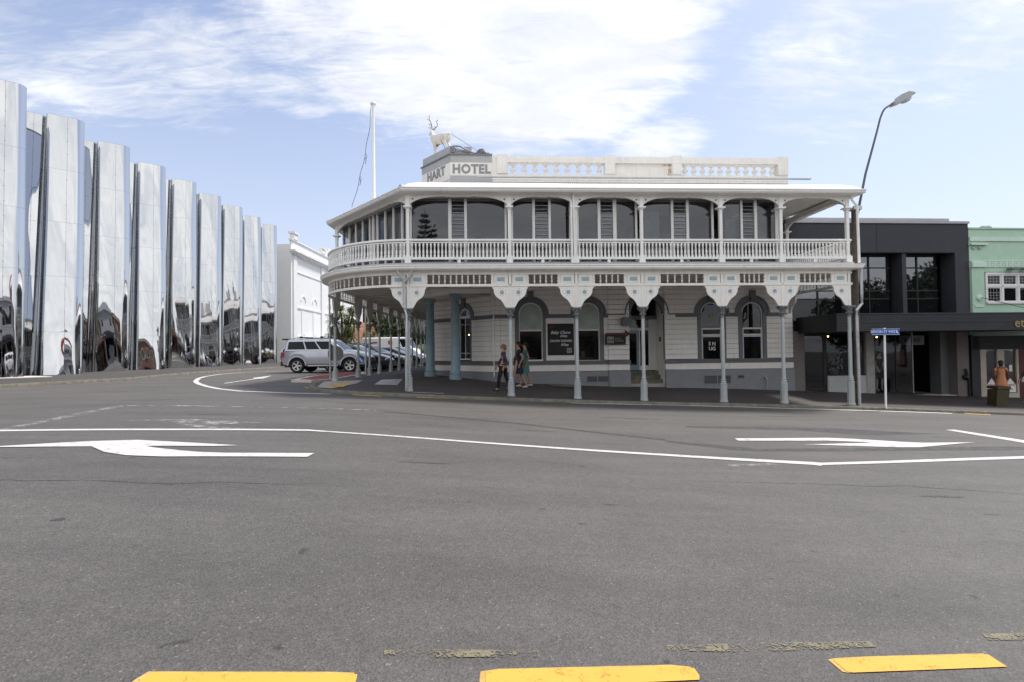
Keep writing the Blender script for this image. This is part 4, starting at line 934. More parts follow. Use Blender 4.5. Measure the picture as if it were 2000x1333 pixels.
def doric(x, y):
    z = FP(x, y)
    c = MB().lathe([(.26, z-.1), (.26, z+.16), (.25, z+.17), (.215, z+.19), (.215, z+.21), (.24, z+.23), (.24, z+.27), (.205, z+.30), (.19, z+.33), (.188, 2.05)], 24, (x, y))
    n = 48; a = []; f = []
    for z1, rr in ((2.05, .186), (3.52, .162)):
        for k in range(n): t = 2*PI*k/n; r = rr-(0 if k % 2 else .010); a.append((x+r*math.cos(t), y+r*math.sin(t), z1))
    c.add(a, [(k, (k+1) % n, n+(k+1) % n, n+k) for k in range(n)])
    c.lathe([(.165, 3.52), (.18, 3.54), (.165, 3.56), (.165, 3.62), (.22, 3.70), (.22, 3.73)], 24, (x, y)); o = hp('entry_column', c, 'blue', 35)
    obj('abacus', MB(frame((x, y), 3)).box(-.22, .22, -.22, .22, 3.73, 3.80), 'blue', o)
doric(-2.28, 20.62); doric(-3.52, 22.05)
hp('rear_wall', MB().slab([(-3.7, 43), (12, 43), (12, 43.2), (-3.7, 43.2)], -1, 8.3), 'board'); hp('side_wall', MB(WF).box(15.0, 15.18, .15, 24, -1.2, 4.1), 'board'); hp('floor_above', MB(WF).box(1.2, 15, .2, 20, 4.1, 4.12), 'dark'); hp('side_wall', MB().slab([B1, (-3.75, 23.35), (-3.75, 44), (-3.6, 44)], 0, 4.1), 'board'); hp('side_wall_plinth', MB().slab([(-3.7, 23.4), (-3.79, 23.4), (-3.79, 44), (-3.7, 44)], 0, .9), 'plinth')
mb = MB(frame((-3.78, 44), -90))
for i in range(7):
    c = 2+i*2.7; w = obj('side_window', MB(frame((-3.78, 44), -90)).box(c-.45, c+.45, -.01, .02, 1.2, 3.3), 'pane', hotel); obj('window_frame', MB(frame((-3.78, 44), -90)).box(c-.53, c-.45, -.04, .02, 1.1, 3.4).box(c+.45, c+.53, -.04, .02, 1.1, 3.4).box(c-.45, c+.45, -.04, .02, 3.3, 3.4).box(c-.45, c+.45, -.04, .02, 1.1, 1.2), 'frame', w)

# -------- things hanging on the hotel
t = thing('menu_board', 'black chalkboard menu on cream backing between two arched windows', 'chalkboard', WF(5.55, -.1, 1.1))
obj('backing', MB(WF).box(4.97, 6.13, -.06, -.03, 1.12, 2.80), 'board', t)
obj('chalk_panel', MB(WF).box(5.03, 6.09, -.09, -.06, 1.33, 2.60), 'chalk', t)
for s, sz, u, z, sh in (('Baby Chow', .17, 5.55, 2.24, .3), ('$22pp', .11, 5.68, 2.10, .3), ('CHOW DOWN', .128, 5.56, 1.90, .12), ('$35pp', .12, 5.72, 1.75, .2)):
    stick('chalk_lettering', text_mesh(s, sz, 'chalkw', .0015, sh, 1, .003), t, WF, u, -.093, z)
def logo(T, u, z, s, par, v, m='chalkw'):
    f = MB(T)
    for a, b, c, d in ((-s, s, s-.012, s), (-s, s, -s, -s+.012), (-s, -s+.012, -s+.012, s-.012), (s-.012, s, -s+.012, s-.012)): f.box(u+a, u+b, v-.003, v, z+c, z+d)
    obj('logo_box', f, m, par)
    stick('logo_lettering', text_mesh('SN', s*.9, m, .0015, 0, 1.15, .0005), par, T, u, v-.002, z+s*.42); stick('logo_lettering', text_mesh('UG', s*.9, m, .0015, 0, 1.15, .0005), par, T, u, v-.002, z-s*.42)
logo(WF, 5.90, 1.52, .092, t, -.092)
lip = MB(WF)
for k in range(14):
    q = 2*PI*k/14; q2 = 2*PI*(k+1)/14
    lip.tube([(5.20+.07*math.cos(q), -.093, 2.47+.035*math.sin(q)+.012*abs(math.cos(q))), (5.20+.07*math.cos(q2), -.093, 2.47+.035*math.sin(q2)+.012*abs(math.cos(q2)))], .012, 4)
obj('lips_drawing', lip, 'red', t)
t = thing('arrow_sign', 'black lounge sign with a maroon arrow pointing at the entrance door', 'sign', WF(7.75, -.2, 1.7))
obj('sign_box', MB(WF).box(7.35, 8.17, -.24, -.14, 1.74, 2.16), 'chalk', t)
obj('arrow', MB(WF).prism([(7.36, 2.20), (8.14, 2.20), (8.14, 2.31), (8.38, 2.16), (8.14, 2.01), (8.14, 2.12), (7.36, 2.12)][::-1], -.27, -.20), 'maroon', t)
logo(WF, 7.55, 1.92, .12, t, -.243)
for s, z in (('SNUG', 1.97), ('LOUNGE', 1.88)): stick('sign_lettering', text_mesh(s, .085, 'gold', .002, 0, 1.1, .002, 'LEFT'), t, WF, 7.72, -.243, z)
t = thing('wall_lantern', 'dark box floodlight mounted beside the arched entrance', 'floodlight', WF(8.25, -.3, 2.45))
obj('lamp_housing', MB(WF).prism([(8.02, 2.50), (8.34, 2.46), (8.40, 2.80), (8.06, 2.83)], -.42, -.15), 'trim', t); obj('lamp_glass', MB(WF).box(8.0, 8.03, -.40, -.18, 2.55, 2.78), 'pane', t); obj('bracket', MB(WF).tube([(8.25, -.2, 2.75), (8.3, -.0, 2.86)], .02, 6), 'trim', t)
t = thing('door_bell_box', 'small dark call box on the porch wall', 'call box', WF(9.83, .5, 1.9)); obj('housing', MB(WF).box(9.80, 9.84, .45, .55, 1.85, 2.03), 'black', t); obj('button', MB(WF).box(9.795, 9.80, .48, .52, 1.9, 1.94), 'galv', t)
# chairs upstairs
def chair(u, v, lab):
    x, y, _ = HF(u, v, 0); t = thing('balcony_chair', lab, 'chair', (x, y, 4.43), R(3.05+random.uniform(-20, 20)), 'white chairs behind the upstairs glass', world=False)
    obj('seat', MB().box(-.21, .21, -.21, .21, .43, .46), 'white', t)
    obj('backrest', MB().box(-.21, -.17, -.21, -.18, .46, .86).box(.17, .21, -.21, -.18, .46, .86).box(-.17, .17, -.21, -.185, .76, .86).box(-.17, .17, -.21, -.185, .55, .62), 'white', t)
    for a in (-.19, .19):
        for b in (-.19, .19): obj('leg', MB().box(a-.02, a+.02, b-.02, b+.02, 0, .43), 'white', t)
for u, lab in ((5.15, 'white slatted chair left of the twin white downpipes upstairs'), (6.05, 'white slatted chair just right of the twin white downpipes upstairs'), (8.7, 'white chair behind the fourth upstairs bay'), (10.15, 'white chair near the right end of the widest right hand bay upstairs'), (2.9, 'white chair at the right end of the long first bay upstairs')): chair(u, .85, lab)
# flagpole and its slack rope
t = thing('flagpole', 'white flagpole rising from the chamfered verandah roof', 'flagpole', (-5.42, 20.2, 7.3))
obj('pole', MB().lathe([(.085, 7.35), (.085, 7.6), (.07, 7.65), (.052, 11.35)], 12, (-5.42, 20.2)), 'white', t, 40); obj('cap', MB().lathe([(.05, 11.35), (.10, 11.38), (.12, 11.43), (.10, 11.48), (.03, 11.51)], 12, (-5.42, 20.2)), 'white', t, 40)
pts = []
for i in range(26):
    k = i/25; pts.append((-5.50-.78*k**1.5*(1+.0*k)-.02*math.sin(k*21), 20.2, 11.35-4.05*k))
obj('rope', MB().tube(pts, .011, 4), 'signgrey', t)
k = MB()
for z in (9.45, 8.55, 8.45, 9.3): x = np.interp(-z, [-p[2] for p in pts], [p[0] for p in pts]); k.tube([(x, 20.2, z), (x+.05, 20.2, z-.12), (x+.015, 20.2, z-.28)], .012, 4)
obj('rope_tangle', k, 'signgrey', t)
# ================================================================ STEEL BUILDING
steel = thing('steel_facade_building', 'gallery building wrapped in tall polished stainless steel curtain columns', 'gallery', (-25, 20, G(-25)))
def unit(k, yr, lean, top=14.42):
    """one pleat: narrow flat, S-shaped fold, wide flat, rounded edge, return; x grows to the street"""
    A = Vector((-25.35, yr-1.45)); Bp = Vector((-23.72, yr-.15)); d = (Bp-A).normalized(); nrm = Vector((d.y, -d.x)); L = (Bp-A).length
    def pt(s, z):
        h = (z-.4)/14; t = s; ft = .17+.16*h; fw = .25-.09*h               # fold start and width slide with height
        o = lean*(.75-h)
        if t <= 1: u = ft*t; w = -.38
        elif t <= 2:
            q = t-1; u = ft+fw*q+.035*math.sin(q*2*PI)*(1); w = -.38+.38*(q*q*(3-2*q))
            w += -.62*math.sin(q*PI)*(1-q)
        elif t <= 4: u = ft+fw+(1-ft-fw)*(t-2)/2; w = 0
        elif t <= 5: q = (t-4)*PI*.66; r = .36; p = Bp+d*(r*math.sin(q))-nrm*(r*(1-math.cos(q)))+nrm*o; return (p.x, p.y, z)
        else:
            q = PI*.66; r = .36; p0 = Bp+d*(r*math.sin(q))-nrm*(r*(1-math.cos(q))); p1 = Vector((-27.2, yr+1.80)); p = p0+(p1-p0)*(t-5)+nrm*o; return (p.x, p.y, z)
        w += .018*math.sin(t*2.1+z*.5+k)
        p = A+d*(L*u)+nrm*(w+o); return (p.x, p.y, z)
    zb = [.36, 2.8, 5.75, 8.7, 11.6, top]
    strips = ((0, 1, 5), (1, 2.04, 14), (2.04, 3.35, 7), (3.35, 5, 16), (5, 6, 3))
    for (s0, s1, n) in strips:
        for z0, z1 in zip(zb, zb[1:]):
            e = .0025
            g = [[pt(s0+e+(s1-s0-2*e)*i/n, z0+.0035+(z1-z0-.007)*j/5) for i in range(n+1)] for j in range(6)]
            obj('steel_panel', MB().grid(g), 'mirror', steel, 179)
    m = MB()
    for s in (.52, 3.35):
        a = [pt(s, z)+() for z in zb]
        m.tube([(p[0]+nrm.x*.004, p[1]+nrm.y*.004, p[2]) for p in a], .005, 4)
        z = 1.0
        while z < top:
            p = pt(s, z); m.ball((p[0]+nrm.x*.01, p[1]+nrm.y*.01, z), .020, 5, 4); z += .72
    obj('seam_strip', m, 'seam', steel)
    obj('coping', MB().grid([[(lambda p: (p[0]-nrm.x*q, p[1]-nrm.y*q, p[2]+.003))(pt(s, top)) for s in [i*.2 for i in range(31)]] for q in (0, .12)]), 'alu', steel)
YR = [14.9, 18.0, 21.3, 24.5, 27.9, 31.3, 34.6, 38.0, 41.3, 44.6, 47.9, 51.2]
for k, y in enumerate(YR): unit(k, y, {2: .8, 3: .1, 4: 1.2, 5: 0, 6: .55, 7: -.15, 8: .4, 9: -.1, 10: .35}.get(k, -.1), {3: 14.7, 4: 14.6}.get(k, 14.42))
core = MB().slab([(-26.2, 12.5), (-26.2, 53.0), (-48, 53.0), (-48, 12.5)], G(-26)-.2, 13.9); obj('inner_wall', core, 'concrete', steel)
obj('end_wall', MB().slab([(-26.3, 13.2), (-25.0, 13.2), (-25.0, 13.4), (-26.3, 13.4)], .2, 14), 'concrete', steel)
m = MB()
for y in YR: m.slab([(-25.8, y-1.6), (-24.6, y-2.2), (-22.3, y-.02), (-22.3, y+.35), (-25.8, y+2.2)], G(-24)+.05, G(-24)+.17)
obj('concrete_plinth', m, 'whitekerb', steel)['kind'] = 'stuff'
# ================================================================ WHITE THEATRE
th = thing('white_theatre', 'tall white rendered old theatre with cornice and blind panels beyond the steel building', 'theatre', (-24, 56, G(-24)))
obj('wall', MB().slab([(-24, 56), (-24, 82), (-40, 82), (-40, 56)], 0, 12.9), 'theatre', th); obj('end_wall', MB().slab([(-25.6, 55.6), (-23.98, 55.6), (-23.98, 56), (-25.6, 56)], 0, 13.5), 'theatre', th)
TF = frame((-24, 56), 90)
obj('parapet', MB(TF).box(0, 26, -.02, .3, 12.9, 14.0), 'theatre', th); obj('parapet_cap', MB(TF).box(-.3, 26, -.15, .35, 14.0, 14.15), 'theatre', th)
obj('cornice', MB().sweep([(-24, 82), (-24, 55.5), (-25.4, 55.5)], [(.0, 12.5), (-.0, 12.5), (.35, 12.75), (.55, 12.8), (.6, 12.95), (0, 12.95)][::1], True) if False else MB(TF).box(-.55, 26, -.55, .02, 12.72, 12.95).box(-.4, 26, -.35, .02, 12.55, 12.72), 'theatre', th)
dn = MB(TF).box(-.07, .07, -.45, .0, 12.36, 12.55).mesh('dentil', 'theatre')
dn = MB().box(-.09, .09, -.30, .0, 0, .19).mesh('dentil', 'theatre')
for i in range(52): stick('dentil', dn, th, TF, .1+i*.5, 0, 12.36)
for u in (.0, 8.3, 16.6, 24.9): obj('pilaster', MB(TF).box(u, u+.9, -.16, 0, .3, 12.36), 'theatre', th); obj('pedestal', MB(TF).box(u, u+1.0, -.2, .3, 14.15, 14.75).box(u-.12, u+1.12, -.3, .42, 14.75, 14.95), 'theatre', th)
for i, u in enumerate((.9, 9.2, 17.5)):
    obj('string_course', MB(TF).box(u, u+7.4, -.10, 0, 6.6, 6.8), 'theatre', th); obj('string_course', MB(TF).box(u, u+7.4, -.08, 0, 3.4, 3.55), 'theatre', th); obj('string_course', MB(TF).box(u, u+7.4, -.08, 0, 10.6, 10.75), 'theatre', th)
    for c in (u+2, u+5.4):
        obj('blind_window', ring(MB(TF), c, 7.5, .55, .75, -.08, 0, 12), 'theatre', th); obj('blind_panel', MB(TF).box(c-.6, c+.6, -.06, 0, 3.7, 6.4), 'theatre', th)
    if i: obj('oval_moulding', ring(ring(MB(TF), u+3.7, 9.2, .8, .95, -.08, 0, 14), u+3.7, 9.2, .3, .4, -.05, 0, 10), 'theatre', th)
obj('street_canopy', MB(TF).box(1.5, 26, -1.2, 0, 3.0, 3.2), 'sgrey', th)
obj('scroll_pediment', MB(TF).box(10, 14.5, 0, .3, 14.15, 14.9).box(11, 13.5, 0, .3, 14.9, 15.4), 'theatre', th)

# ================================================================ BLACK SHOP BUILDING
BF = frame((11.6, 21.2), 4); CFR = frame((12.0, 18.9), 4)
def gz(T, u, v=0): x, y, _ = T(u, v, 0); return FP(x, y)
blk = thing('black_shop_building', 'charcoal black two storey shop building with square gridded upper windows', 'shop building', BF(0, 0, gz(BF, 0)))
def bo(name, mb, m, smooth=0, par=None): return obj(name, mb, m, par or blk, smooth)
bo('wall_panel', MB(BF).box(-.4, 3.8, -.0, .35, 5.49, 6.72), 'charcoal'); bo('wall_panel', MB(BF).box(-.0+3.815, 7.93, -.0, .35, 5.49, 6.72), 'charcoal') 
bo('roof_flashing', MB(BF).box(-.4, 7.95, -.06, .4, 6.72, 6.82), 'alu'); bo('roof_upstand', MB(BF).box(-.4, 7.58, .5, .9, 6.8, 7.08), 'alu')
bo('core', MB(BF).box(-.4, 7.9, 3.2, 16, -2, 6.75), 'charcoal'); bo('side_wall', MB(BF).box(7.75, 7.93, .1, 16, -1.2, 6.7), 'charcoal'); bo('side_wall', MB(BF).box(-.4, -.1, .3, 16, -1.2, 6.7), 'charcoal'); bo('roof_deck', MB(BF).box(-.4, 7.9, .3, 16, 6.6, 6.7), 'alu')
for a, b in ((-.4, .12), (2.6, 2.82), (4.98, 5.17), (7.30, 7.93)): bo('pier', MB(BF).box(a, b, .0 if a > 7 else .08, .7, 2.2, 5.49), 'charcoal')
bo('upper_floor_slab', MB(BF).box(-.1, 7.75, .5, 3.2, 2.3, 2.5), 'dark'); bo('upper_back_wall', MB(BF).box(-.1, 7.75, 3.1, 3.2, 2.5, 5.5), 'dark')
for a, m_, b in ((.14, 1.5, 2.58), (2.84, 3.82, 4.80), (5.19, 6.02, 6.98)):
    w = bo('gridded_window', MB(BF).box(a, b, .50, .56, 2.42, 2.50).box(a, b, .50, .56, 5.41, 5.49), 'black')
    zs = [2.50, 3.58, 3.93, 4.92, 5.41]
    obj('mullion', MB(BF).box(m_-.025, m_+.025, .48, .56, 2.5, 5.41), 'black', w)
    for z in zs[1:-1]: obj('transom', MB(BF).box(a, m_-.025, .49, .56, z-.025, z+.025).box(m_+.025, b, .49, .56, z-.025, z+.025), 'black', w)
    for i, (z0, z1) in enumerate(zip(zs, zs[1:])):
        for p, q in ((a, m_), (m_, b)): obj('pane', MB(BF).box(p+.025, q-.025, .52, .526, z0+.025, z1-.025), 'officeglass' if i > 0 else 'pane', w)
bo('wall_light', MB(BF).ball((2.95, -.08, 5.95), .06, 6, 4), 'black')
# ground floor
bo('pillar', MB(BF).box(0.02, .49, -.05, .5, gz(BF, .2)-.3, 2.2), 'aggr'); bo('pillar', MB(BF).box(3.22, 3.58, .0, .5, gz(BF, 3.4)-.3, 2.2), 'concrete'); bo('pillar', MB(BF).box(7.22, 7.74, -.05, .5, gz(BF, 7.5)-.3, 2.2), 'aggr')
bo('pillar', MB(BF).box(6.86, 7.22, .35, .9, gz(BF, 7)-.3, 2.2), 'trim')
z0 = gz(BF, 1)
d = bo('glass_door', MB(BF).box(.52, .60, .1, .16, z0, 2.1).box(1.40, 1.54, .1, .16, z0, 2.1).box(.60, 1.40, .1, .16, 2.0, 2.1).box(.6, 1.4, .1, .16, z0, z0+.14), 'black'); obj('pane', MB(BF).box(.6, 1.4, .12, .126, z0+.14, 2.0), 'pane', d)
bo('shop_window', MB(BF).box(1.56, 3.22, .12, .126, .36, 2.1), 'shopglass'); bo('stall_riser', MB(BF).box(1.54, 3.22, .02, .3, gz(BF, 2.5)-.3, .33), 'sgrey'); bo('shop_window_frame', MB(BF).box(1.54, 3.22, .08, .16, .33, .37).box(2.62, 2.66, .08, .16, .37, 2.1), 'black')
sw = bo('display_window', MB(BF).box(3.58, 3.63, .02, .12, -.45, 2.2).box(5.78, 5.83, .6, .7, -.45, 2.2).box(4.55, 4.58, .04, .1, -.45, 2.0), 'black')
obj('pane', MB(BF).box(3.63, 4.55, .06, .066, -.40, 2.2), 'shopglass', sw); obj('pane', MB(BF).box(4.58, 5.30, .06, .066, -.40, 2.2), 'shopglass', sw); obj('pane', MB().add([BF(5.33, .08, -.4), BF(5.80, .9, -.4), BF(5.80, .9, 2.2), BF(5.33, .08, 2.2)], [(0, 1, 2, 3)]), 'shopglass', sw)
obj('corner_post', MB(BF).box(5.30, 5.33, .04, .1, -.45, 2.2), 'alu', sw)
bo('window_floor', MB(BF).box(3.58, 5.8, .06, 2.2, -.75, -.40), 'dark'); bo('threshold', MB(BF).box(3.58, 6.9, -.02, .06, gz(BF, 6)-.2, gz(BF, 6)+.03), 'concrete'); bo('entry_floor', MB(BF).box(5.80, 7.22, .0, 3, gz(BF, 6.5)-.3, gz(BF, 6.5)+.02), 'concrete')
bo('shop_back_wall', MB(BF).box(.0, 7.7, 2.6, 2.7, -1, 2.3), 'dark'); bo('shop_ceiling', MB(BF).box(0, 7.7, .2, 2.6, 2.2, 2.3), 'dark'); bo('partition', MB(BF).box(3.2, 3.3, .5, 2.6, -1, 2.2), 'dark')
bo('name_panel', MB(BF).box(4.80, 5.90, .10, .14, 1.58, 1.98), 'greybox'); stick('sign_lettering', text_mesh('JE VOUS', .19, 'black', .004, 0, 1.05), blk, BF, 5.34, .08, 1.78)
for u, z in ((4.25, 1.85), (4.05, 1.42), (4.07, 1.28), (4.6, 1.95), (2.35, 2.0)): bo('spot_lamp', MB(BF).ball((u, 1.1, z), .035, 6, 4), 'bulb')
bo('poster', MB(BF).box(5.0, 5.35, .5, .51, .75, 1.4), 'brick'); bo('fire_riser', MB(BF).tube([(7.62, -.1, .1), (7.55, -.14, .3), (7.52, -.12, .55)], .05, 6).ball((7.5, -.12, .2), .11, 7, 5).tube([(7.66, -.1, .2), (7.68, -.1, -.7)], .04, 6), 'black', 40)
# plants in the window
t = thing('potted_plant', 'bushy pale leaved plant inside the window left of the concrete pillar', 'plant', BF(2.3, .6, .3)); m = MB(BF); rr = random.Random(3)
for i in range(70):
    a = rr.uniform(0, 2*PI); l = rr.uniform(.1, .38); z = rr.uniform(.5, 1.25); x, y = 2.25+l*math.cos(a)*.8, .6+l*math.sin(a)*.6
    m.add([(x-.03, y, z), (x+.03, y, z+.02), (x+.05, y-.02, z+.12), (x-.01, y, z+.10)], [(0, 1, 2, 3)])
obj('leaves', m, mat('pale leaves', (.35, .42, .36), .6), t); obj('pot', MB(BF).lathe([(.12, .34), (.16, .6)], 10, (2.25, .6)), 'greybox', t)
# awning over both shops
aw = thing('street_awning', 'long flat black awning with boarded fascia over both shop fronts', 'awning', CFR(0, 0, 2.1))
obj('fascia', MB(CFR).box(0, 13, 0, .06, 2.10, 2.40), 'shopblack', aw); obj('fascia', MB(CFR).box(0, 13, -.012, .06, 2.405, 2.56), 'shopblack', aw); obj('fascia', MB(CFR).box(0, 13, 0, .06, 2.565, 2.72), 'shopblack', aw)
obj('fascia_capping', MB(CFR).box(-.02, 13, -.03, .1, 2.725, 2.77), 'charcoal', aw); obj('awning_end', MB(CFR).box(0, .06, .06, 2.4, 2.10, 2.76), 'shopblack', aw)
obj('soffit', MB(CFR).box(.06, 13, .06, 2.45, 2.12, 2.20), 'shopblack', aw); obj('awning_roof', MB(CFR).box(.06, 13, .06, 2.45, 2.66, 2.70), 'charcoal', aw)
stick('sign_lettering', text_mesh('et', .50, 'gold', .006, 0, 1, .004, 'LEFT'), aw, CFR, 7.05, -.02, 2.36)
# ================================================================ GREEN BUILDING
GF = frame(BF(7.93, 0, 0)[:2], 4.5)
gr = thing('green_shop_building', 'mint green stuccoed shop building with white casement windows and key pattern frieze', 'shop building', GF(0, 0, gz(GF, 0)))
def go(name, mb, m, smooth=0, par=None): return obj(name, mb, m, par or gr, smooth)
go('wall', MB(GF).box(0.02, .62, 0, .4, 2.2, 6.5).box(.62, 3.75, 0, .4, 4.75, 6.5).box(.62, 3.75, 0, .4, 2.2, 3.3).box(3.75, 9, 0, .4, 2.2, 6.5), 'green'); go('core', MB(GF).box(.02, 9, 1.4, 15, -2, 6.3), 'green')
go('parapet_band', MB(GF).box(.02, 9, -.06, .0, 5.98, 6.16), 'greenl'); go('coping', MB(GF).box(.0, 9, -.05, .45, 6.5, 6.56), 'green')
go('pilaster', MB(GF).box(.03, .60, -.08, 0, 2.2, 4.95), 'green'); go('pilaster_capital', MB(GF).box(-.0, .66, -.16, 0, 4.85, 5.05).box(.0, .62, -.12, 0, 5.05, 5.12), 'greenl'); go('hood', MB(GF).box(.0, .78, -.14, 0, 5.80, 5.88), 'greenl')
for u in (.20, .48): go('boss', MB(GF).ball((u, -.03, 5.68), .07, 8, 5, (1, .6, 1)), 'sgrey', 50)
go('key_frieze', MB(GF).box(.64, 9, -.04, 0, 4.86, 5.16), 'greenl')
k = MB().box(-.10, .10, -.012, 0, .10, .125).box(-.10, -.075, -.012, 0, -.10, .10).box(-.075, .05, -.012, 0, -.10, -.075).box(.03, .055, -.012, 0, -.075, .04).box(-.03, .03, -.012, 0, .02, .045).mesh('key_motif', 'green')
for i in range(30): stick('key_motif', k, gr, GF, .80+i*.27, -.04, 5.01)
go('lintel', MB(GF).box(.62, 3.75, -.02, 0, 4.66, 4.75), 'green')
win = go('casement_window', MB(GF).box(.72, 3.7, -.03, .08, 4.55, 4.64).box(.72, 3.7, -.08, .08, 3.30, 3.38).box(.72, .80, -.03, .08, 3.38, 4.55).box(.8, 3.7, -.03, .08, 4.02, 4.10), 'frame')
for i in range(4):
    u = .80+.74*i
    go('window_mullion', MB(GF).box(u+.66, u+.74, -.03, .08, 3.38, 4.55), 'frame', 0, win)
    for z0_, z1_, lead in ((4.10, 4.55, True), (3.38, 4.02, i in (0, 3))):
        go('sash', MB(GF).box(u, u+.05, .0, .06, z0_, z1_).box(u+.61, u+.66, .0, .06, z0_, z1_).box(u+.05, u+.61, .0, .06, z0_, z0_+.05).box(u+.05, u+.61, .0, .06, z1_-.05, z1_), 'frame', 0, win)
        go('pane', MB(GF).box(u+.05, u+.61, .03, .036, z0_+.05, z1_-.05), 'pane', 0, win)
        if lead:
            m = MB(GF)
            for q in (1, 2, 3): m.box(u+.05+.14*q-.005, u+.05+.14*q+.005, .022, .03, z0_+.05, z1_-.05)
            for q in range(1, int((z1_-z0_)/.13)): m.box(u+.05, u+.61, .018, .021, z0_+.05+q*.115-.005, z0_+.05+q*.115+.005)
            go('leadwork', m, 'galv', 0, win)
go('room_behind', MB(GF).box(.6, 3.8, .8, .85, 3.2, 4.8), 'dark'); go('curtain', MB(GF).box(.84, 1.0, .2, .25, 3.4, 4.5), 'tan')
go('anchor_disc', MB(GF).ball((.33, -.10, 3.55), .14, 12, 6, (1, .4, 1)), 'greenl', 50); go('awning_stay', MB().tube([GF(.36, -.16, 3.55), GF(1.9, -1.6, 2.70)], .014, 5), 'black'); go('plaque', MB(GF).box(.12, .52, -.11, -.08, 3.15, 3.25), 'greenl')
for u in (1.62, 2.20, 2.75): go('flood_lamp', MB(GF).box(u, u+.36, -.35, -.10, 4.72, 4.82), 'greybox')
m = MB(GF).ball((1.75, .9, 6.6), .30, 12, 8); go('satellite_dish', m, 'greybox', 60)
go('awning_lining', MB(GF).box(.05, 9, -2.2, -.0, 1.93, 2.09), 'greenl')
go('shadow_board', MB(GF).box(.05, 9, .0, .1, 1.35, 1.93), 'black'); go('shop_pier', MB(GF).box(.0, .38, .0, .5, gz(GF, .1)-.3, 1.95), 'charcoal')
zg = gz(GF, 2)
shf = MB(GF)
for a, b in ((.40, .66), (1.18, 1.50), (2.06, 2.16)): shf.box(a, b, .0, .12, zg-.3, 1.35)
shf.box(.66, 1.18, .0, .12, zg-.3, -.52); shf.box(1.5, 2.06, .0, .12, zg-.3, -.52); go('shopfront_frame', shf, 'tan')
for a, b in ((.66, 1.18), (1.5, 2.06)):
    go('pane', MB(GF).box(a, b, .06, .066, -.52, 1.35), 'shopglass')
    p = go('window_poster', MB(GF).box(a+.01, b-.01, .045, .05, -.50, .18), 'maroon'); c_ = (a+b)/2
    obj('poster_house_shape', MB(GF).prism([(a+.02, -.49), (b-.02, -.49), (b-.02, -.18), (c_, .12), (a+.02, -.18)], .035, .042), 'signwhite', p)
    stick('poster_lettering', text_mesh('tr\u00f8rro', .15, 'red', .001, .1, 1, .003), p, GF, c_, .032, -.17); stick('poster_lettering', text_mesh('SUSHI', .085, 'chalk', .001), p, GF, c_, .032, -.36)
go('notice', MB(GF).box(1.76, 1.90, .045, .05, .40, .68), 'signwhite'); go('shop_back_wall', MB(GF).box(.2, 9, 1.2, 1.25, -1.2, 2), 'dark'); go('shop_lining', MB(GF).box(2.16, 9, .1, .15, -1.2, 1.4), 'maroon'); go('diagonal_banner', MB(GF).add([(.66, .3, .85), (.74, .3, .85), (1.1, .3, 1.3), (1.0, .3, 1.35)], [(0, 1, 2, 3)]), 'tan')

# ================================================================ far side of the street behind the camera (seen in the mirrors and glass)
def row_house(name, x0, x1, h, m, cat, label, text=None, gable=False, y=-6.2, trim='sgrey', storeys=2):
    T = frame((x1, y), 180); Wd = x1-x0; g = G((x0+x1)/2)
    t = thing(name, label, cat, ((x0+x1)/2, y, g))
    obj('wall', MB(T).box(0, Wd, 0, 9, g-1, g+h), m, t); obj('cornice', MB(T).box(-.0, Wd, -.25, 0, g+h-.55, g+h-.35), trim, t)
    if gable:
        pts = [(Wd/2-2.8, g+h-.1)]+[(Wd/2+2.6*math.cos(a), g+h+1.5*math.sin(a)) for a in [PI-i*PI/14 for i in range(15)]]+[(Wd/2+2.8, g+h-.1)]
        obj('curved_gable', MB(T).prism(pts[::-1], -.05, .4), m, t); obj('gable_trim', ring(MB(T), Wd/2, g+h-.1, 2.6, 2.8, -.12, .45, 14), 'redp', t)
    n = max(2, int(Wd/2.6))
    for i in range(n):
        c = Wd*(i+.5)/n
        if storeys > 1:
            w = obj('window', MB(T).box(c-.75, c+.75, -.03, .02, g+4.3, g+6.2), 'frame', t); obj('pane', MB(T).box(c-.66, c-.03, -.04, -.03, g+4.4, g+6.1), 'pane', w); obj('pane', MB(T).box(c+.03, c+.66, -.04, -.03, g+4.4, g+6.1), 'pane', w)
        w = obj('shop_window', MB(T).box(c-1.05, c+1.05, -.03, .02, g+.5, g+2.7), 'black', t); obj('pane', MB(T).box(c-1, c+1, -.045, -.03, g+.6, g+2.6), 'pane', w)
    obj('verandah', MB(T).box(0, Wd, -2.8, 0, g+3.0, g+3.35), 'charcoal', t)
    if text: inst('sign_lettering', text_mesh(text, .95, 'black', .02), t, T.m(Wd/2, -.08, g+h-.0+.35))
row_house('corner_bank', -26, -14, 6.5, 'cream', 'bank', 'cream two storey building across the road behind the camera left', y=-7)
row_house('grey_garage', -13, 2.5, 7.2, 'street', 'garage', 'grey rendered building with curved red edged gable across the road', 'TARANAKI', True, y=-7)
row_house('brick_shop', 3.2, 13, 7.6, 'brick', 'shop', 'brown brick two storey shop across the road behind the camera', y=-7); row_house('low_shop', 14, 30, 4.6, 'tan', 'shop', 'low tan shop across the road under the trees', y=-7, storeys=1)
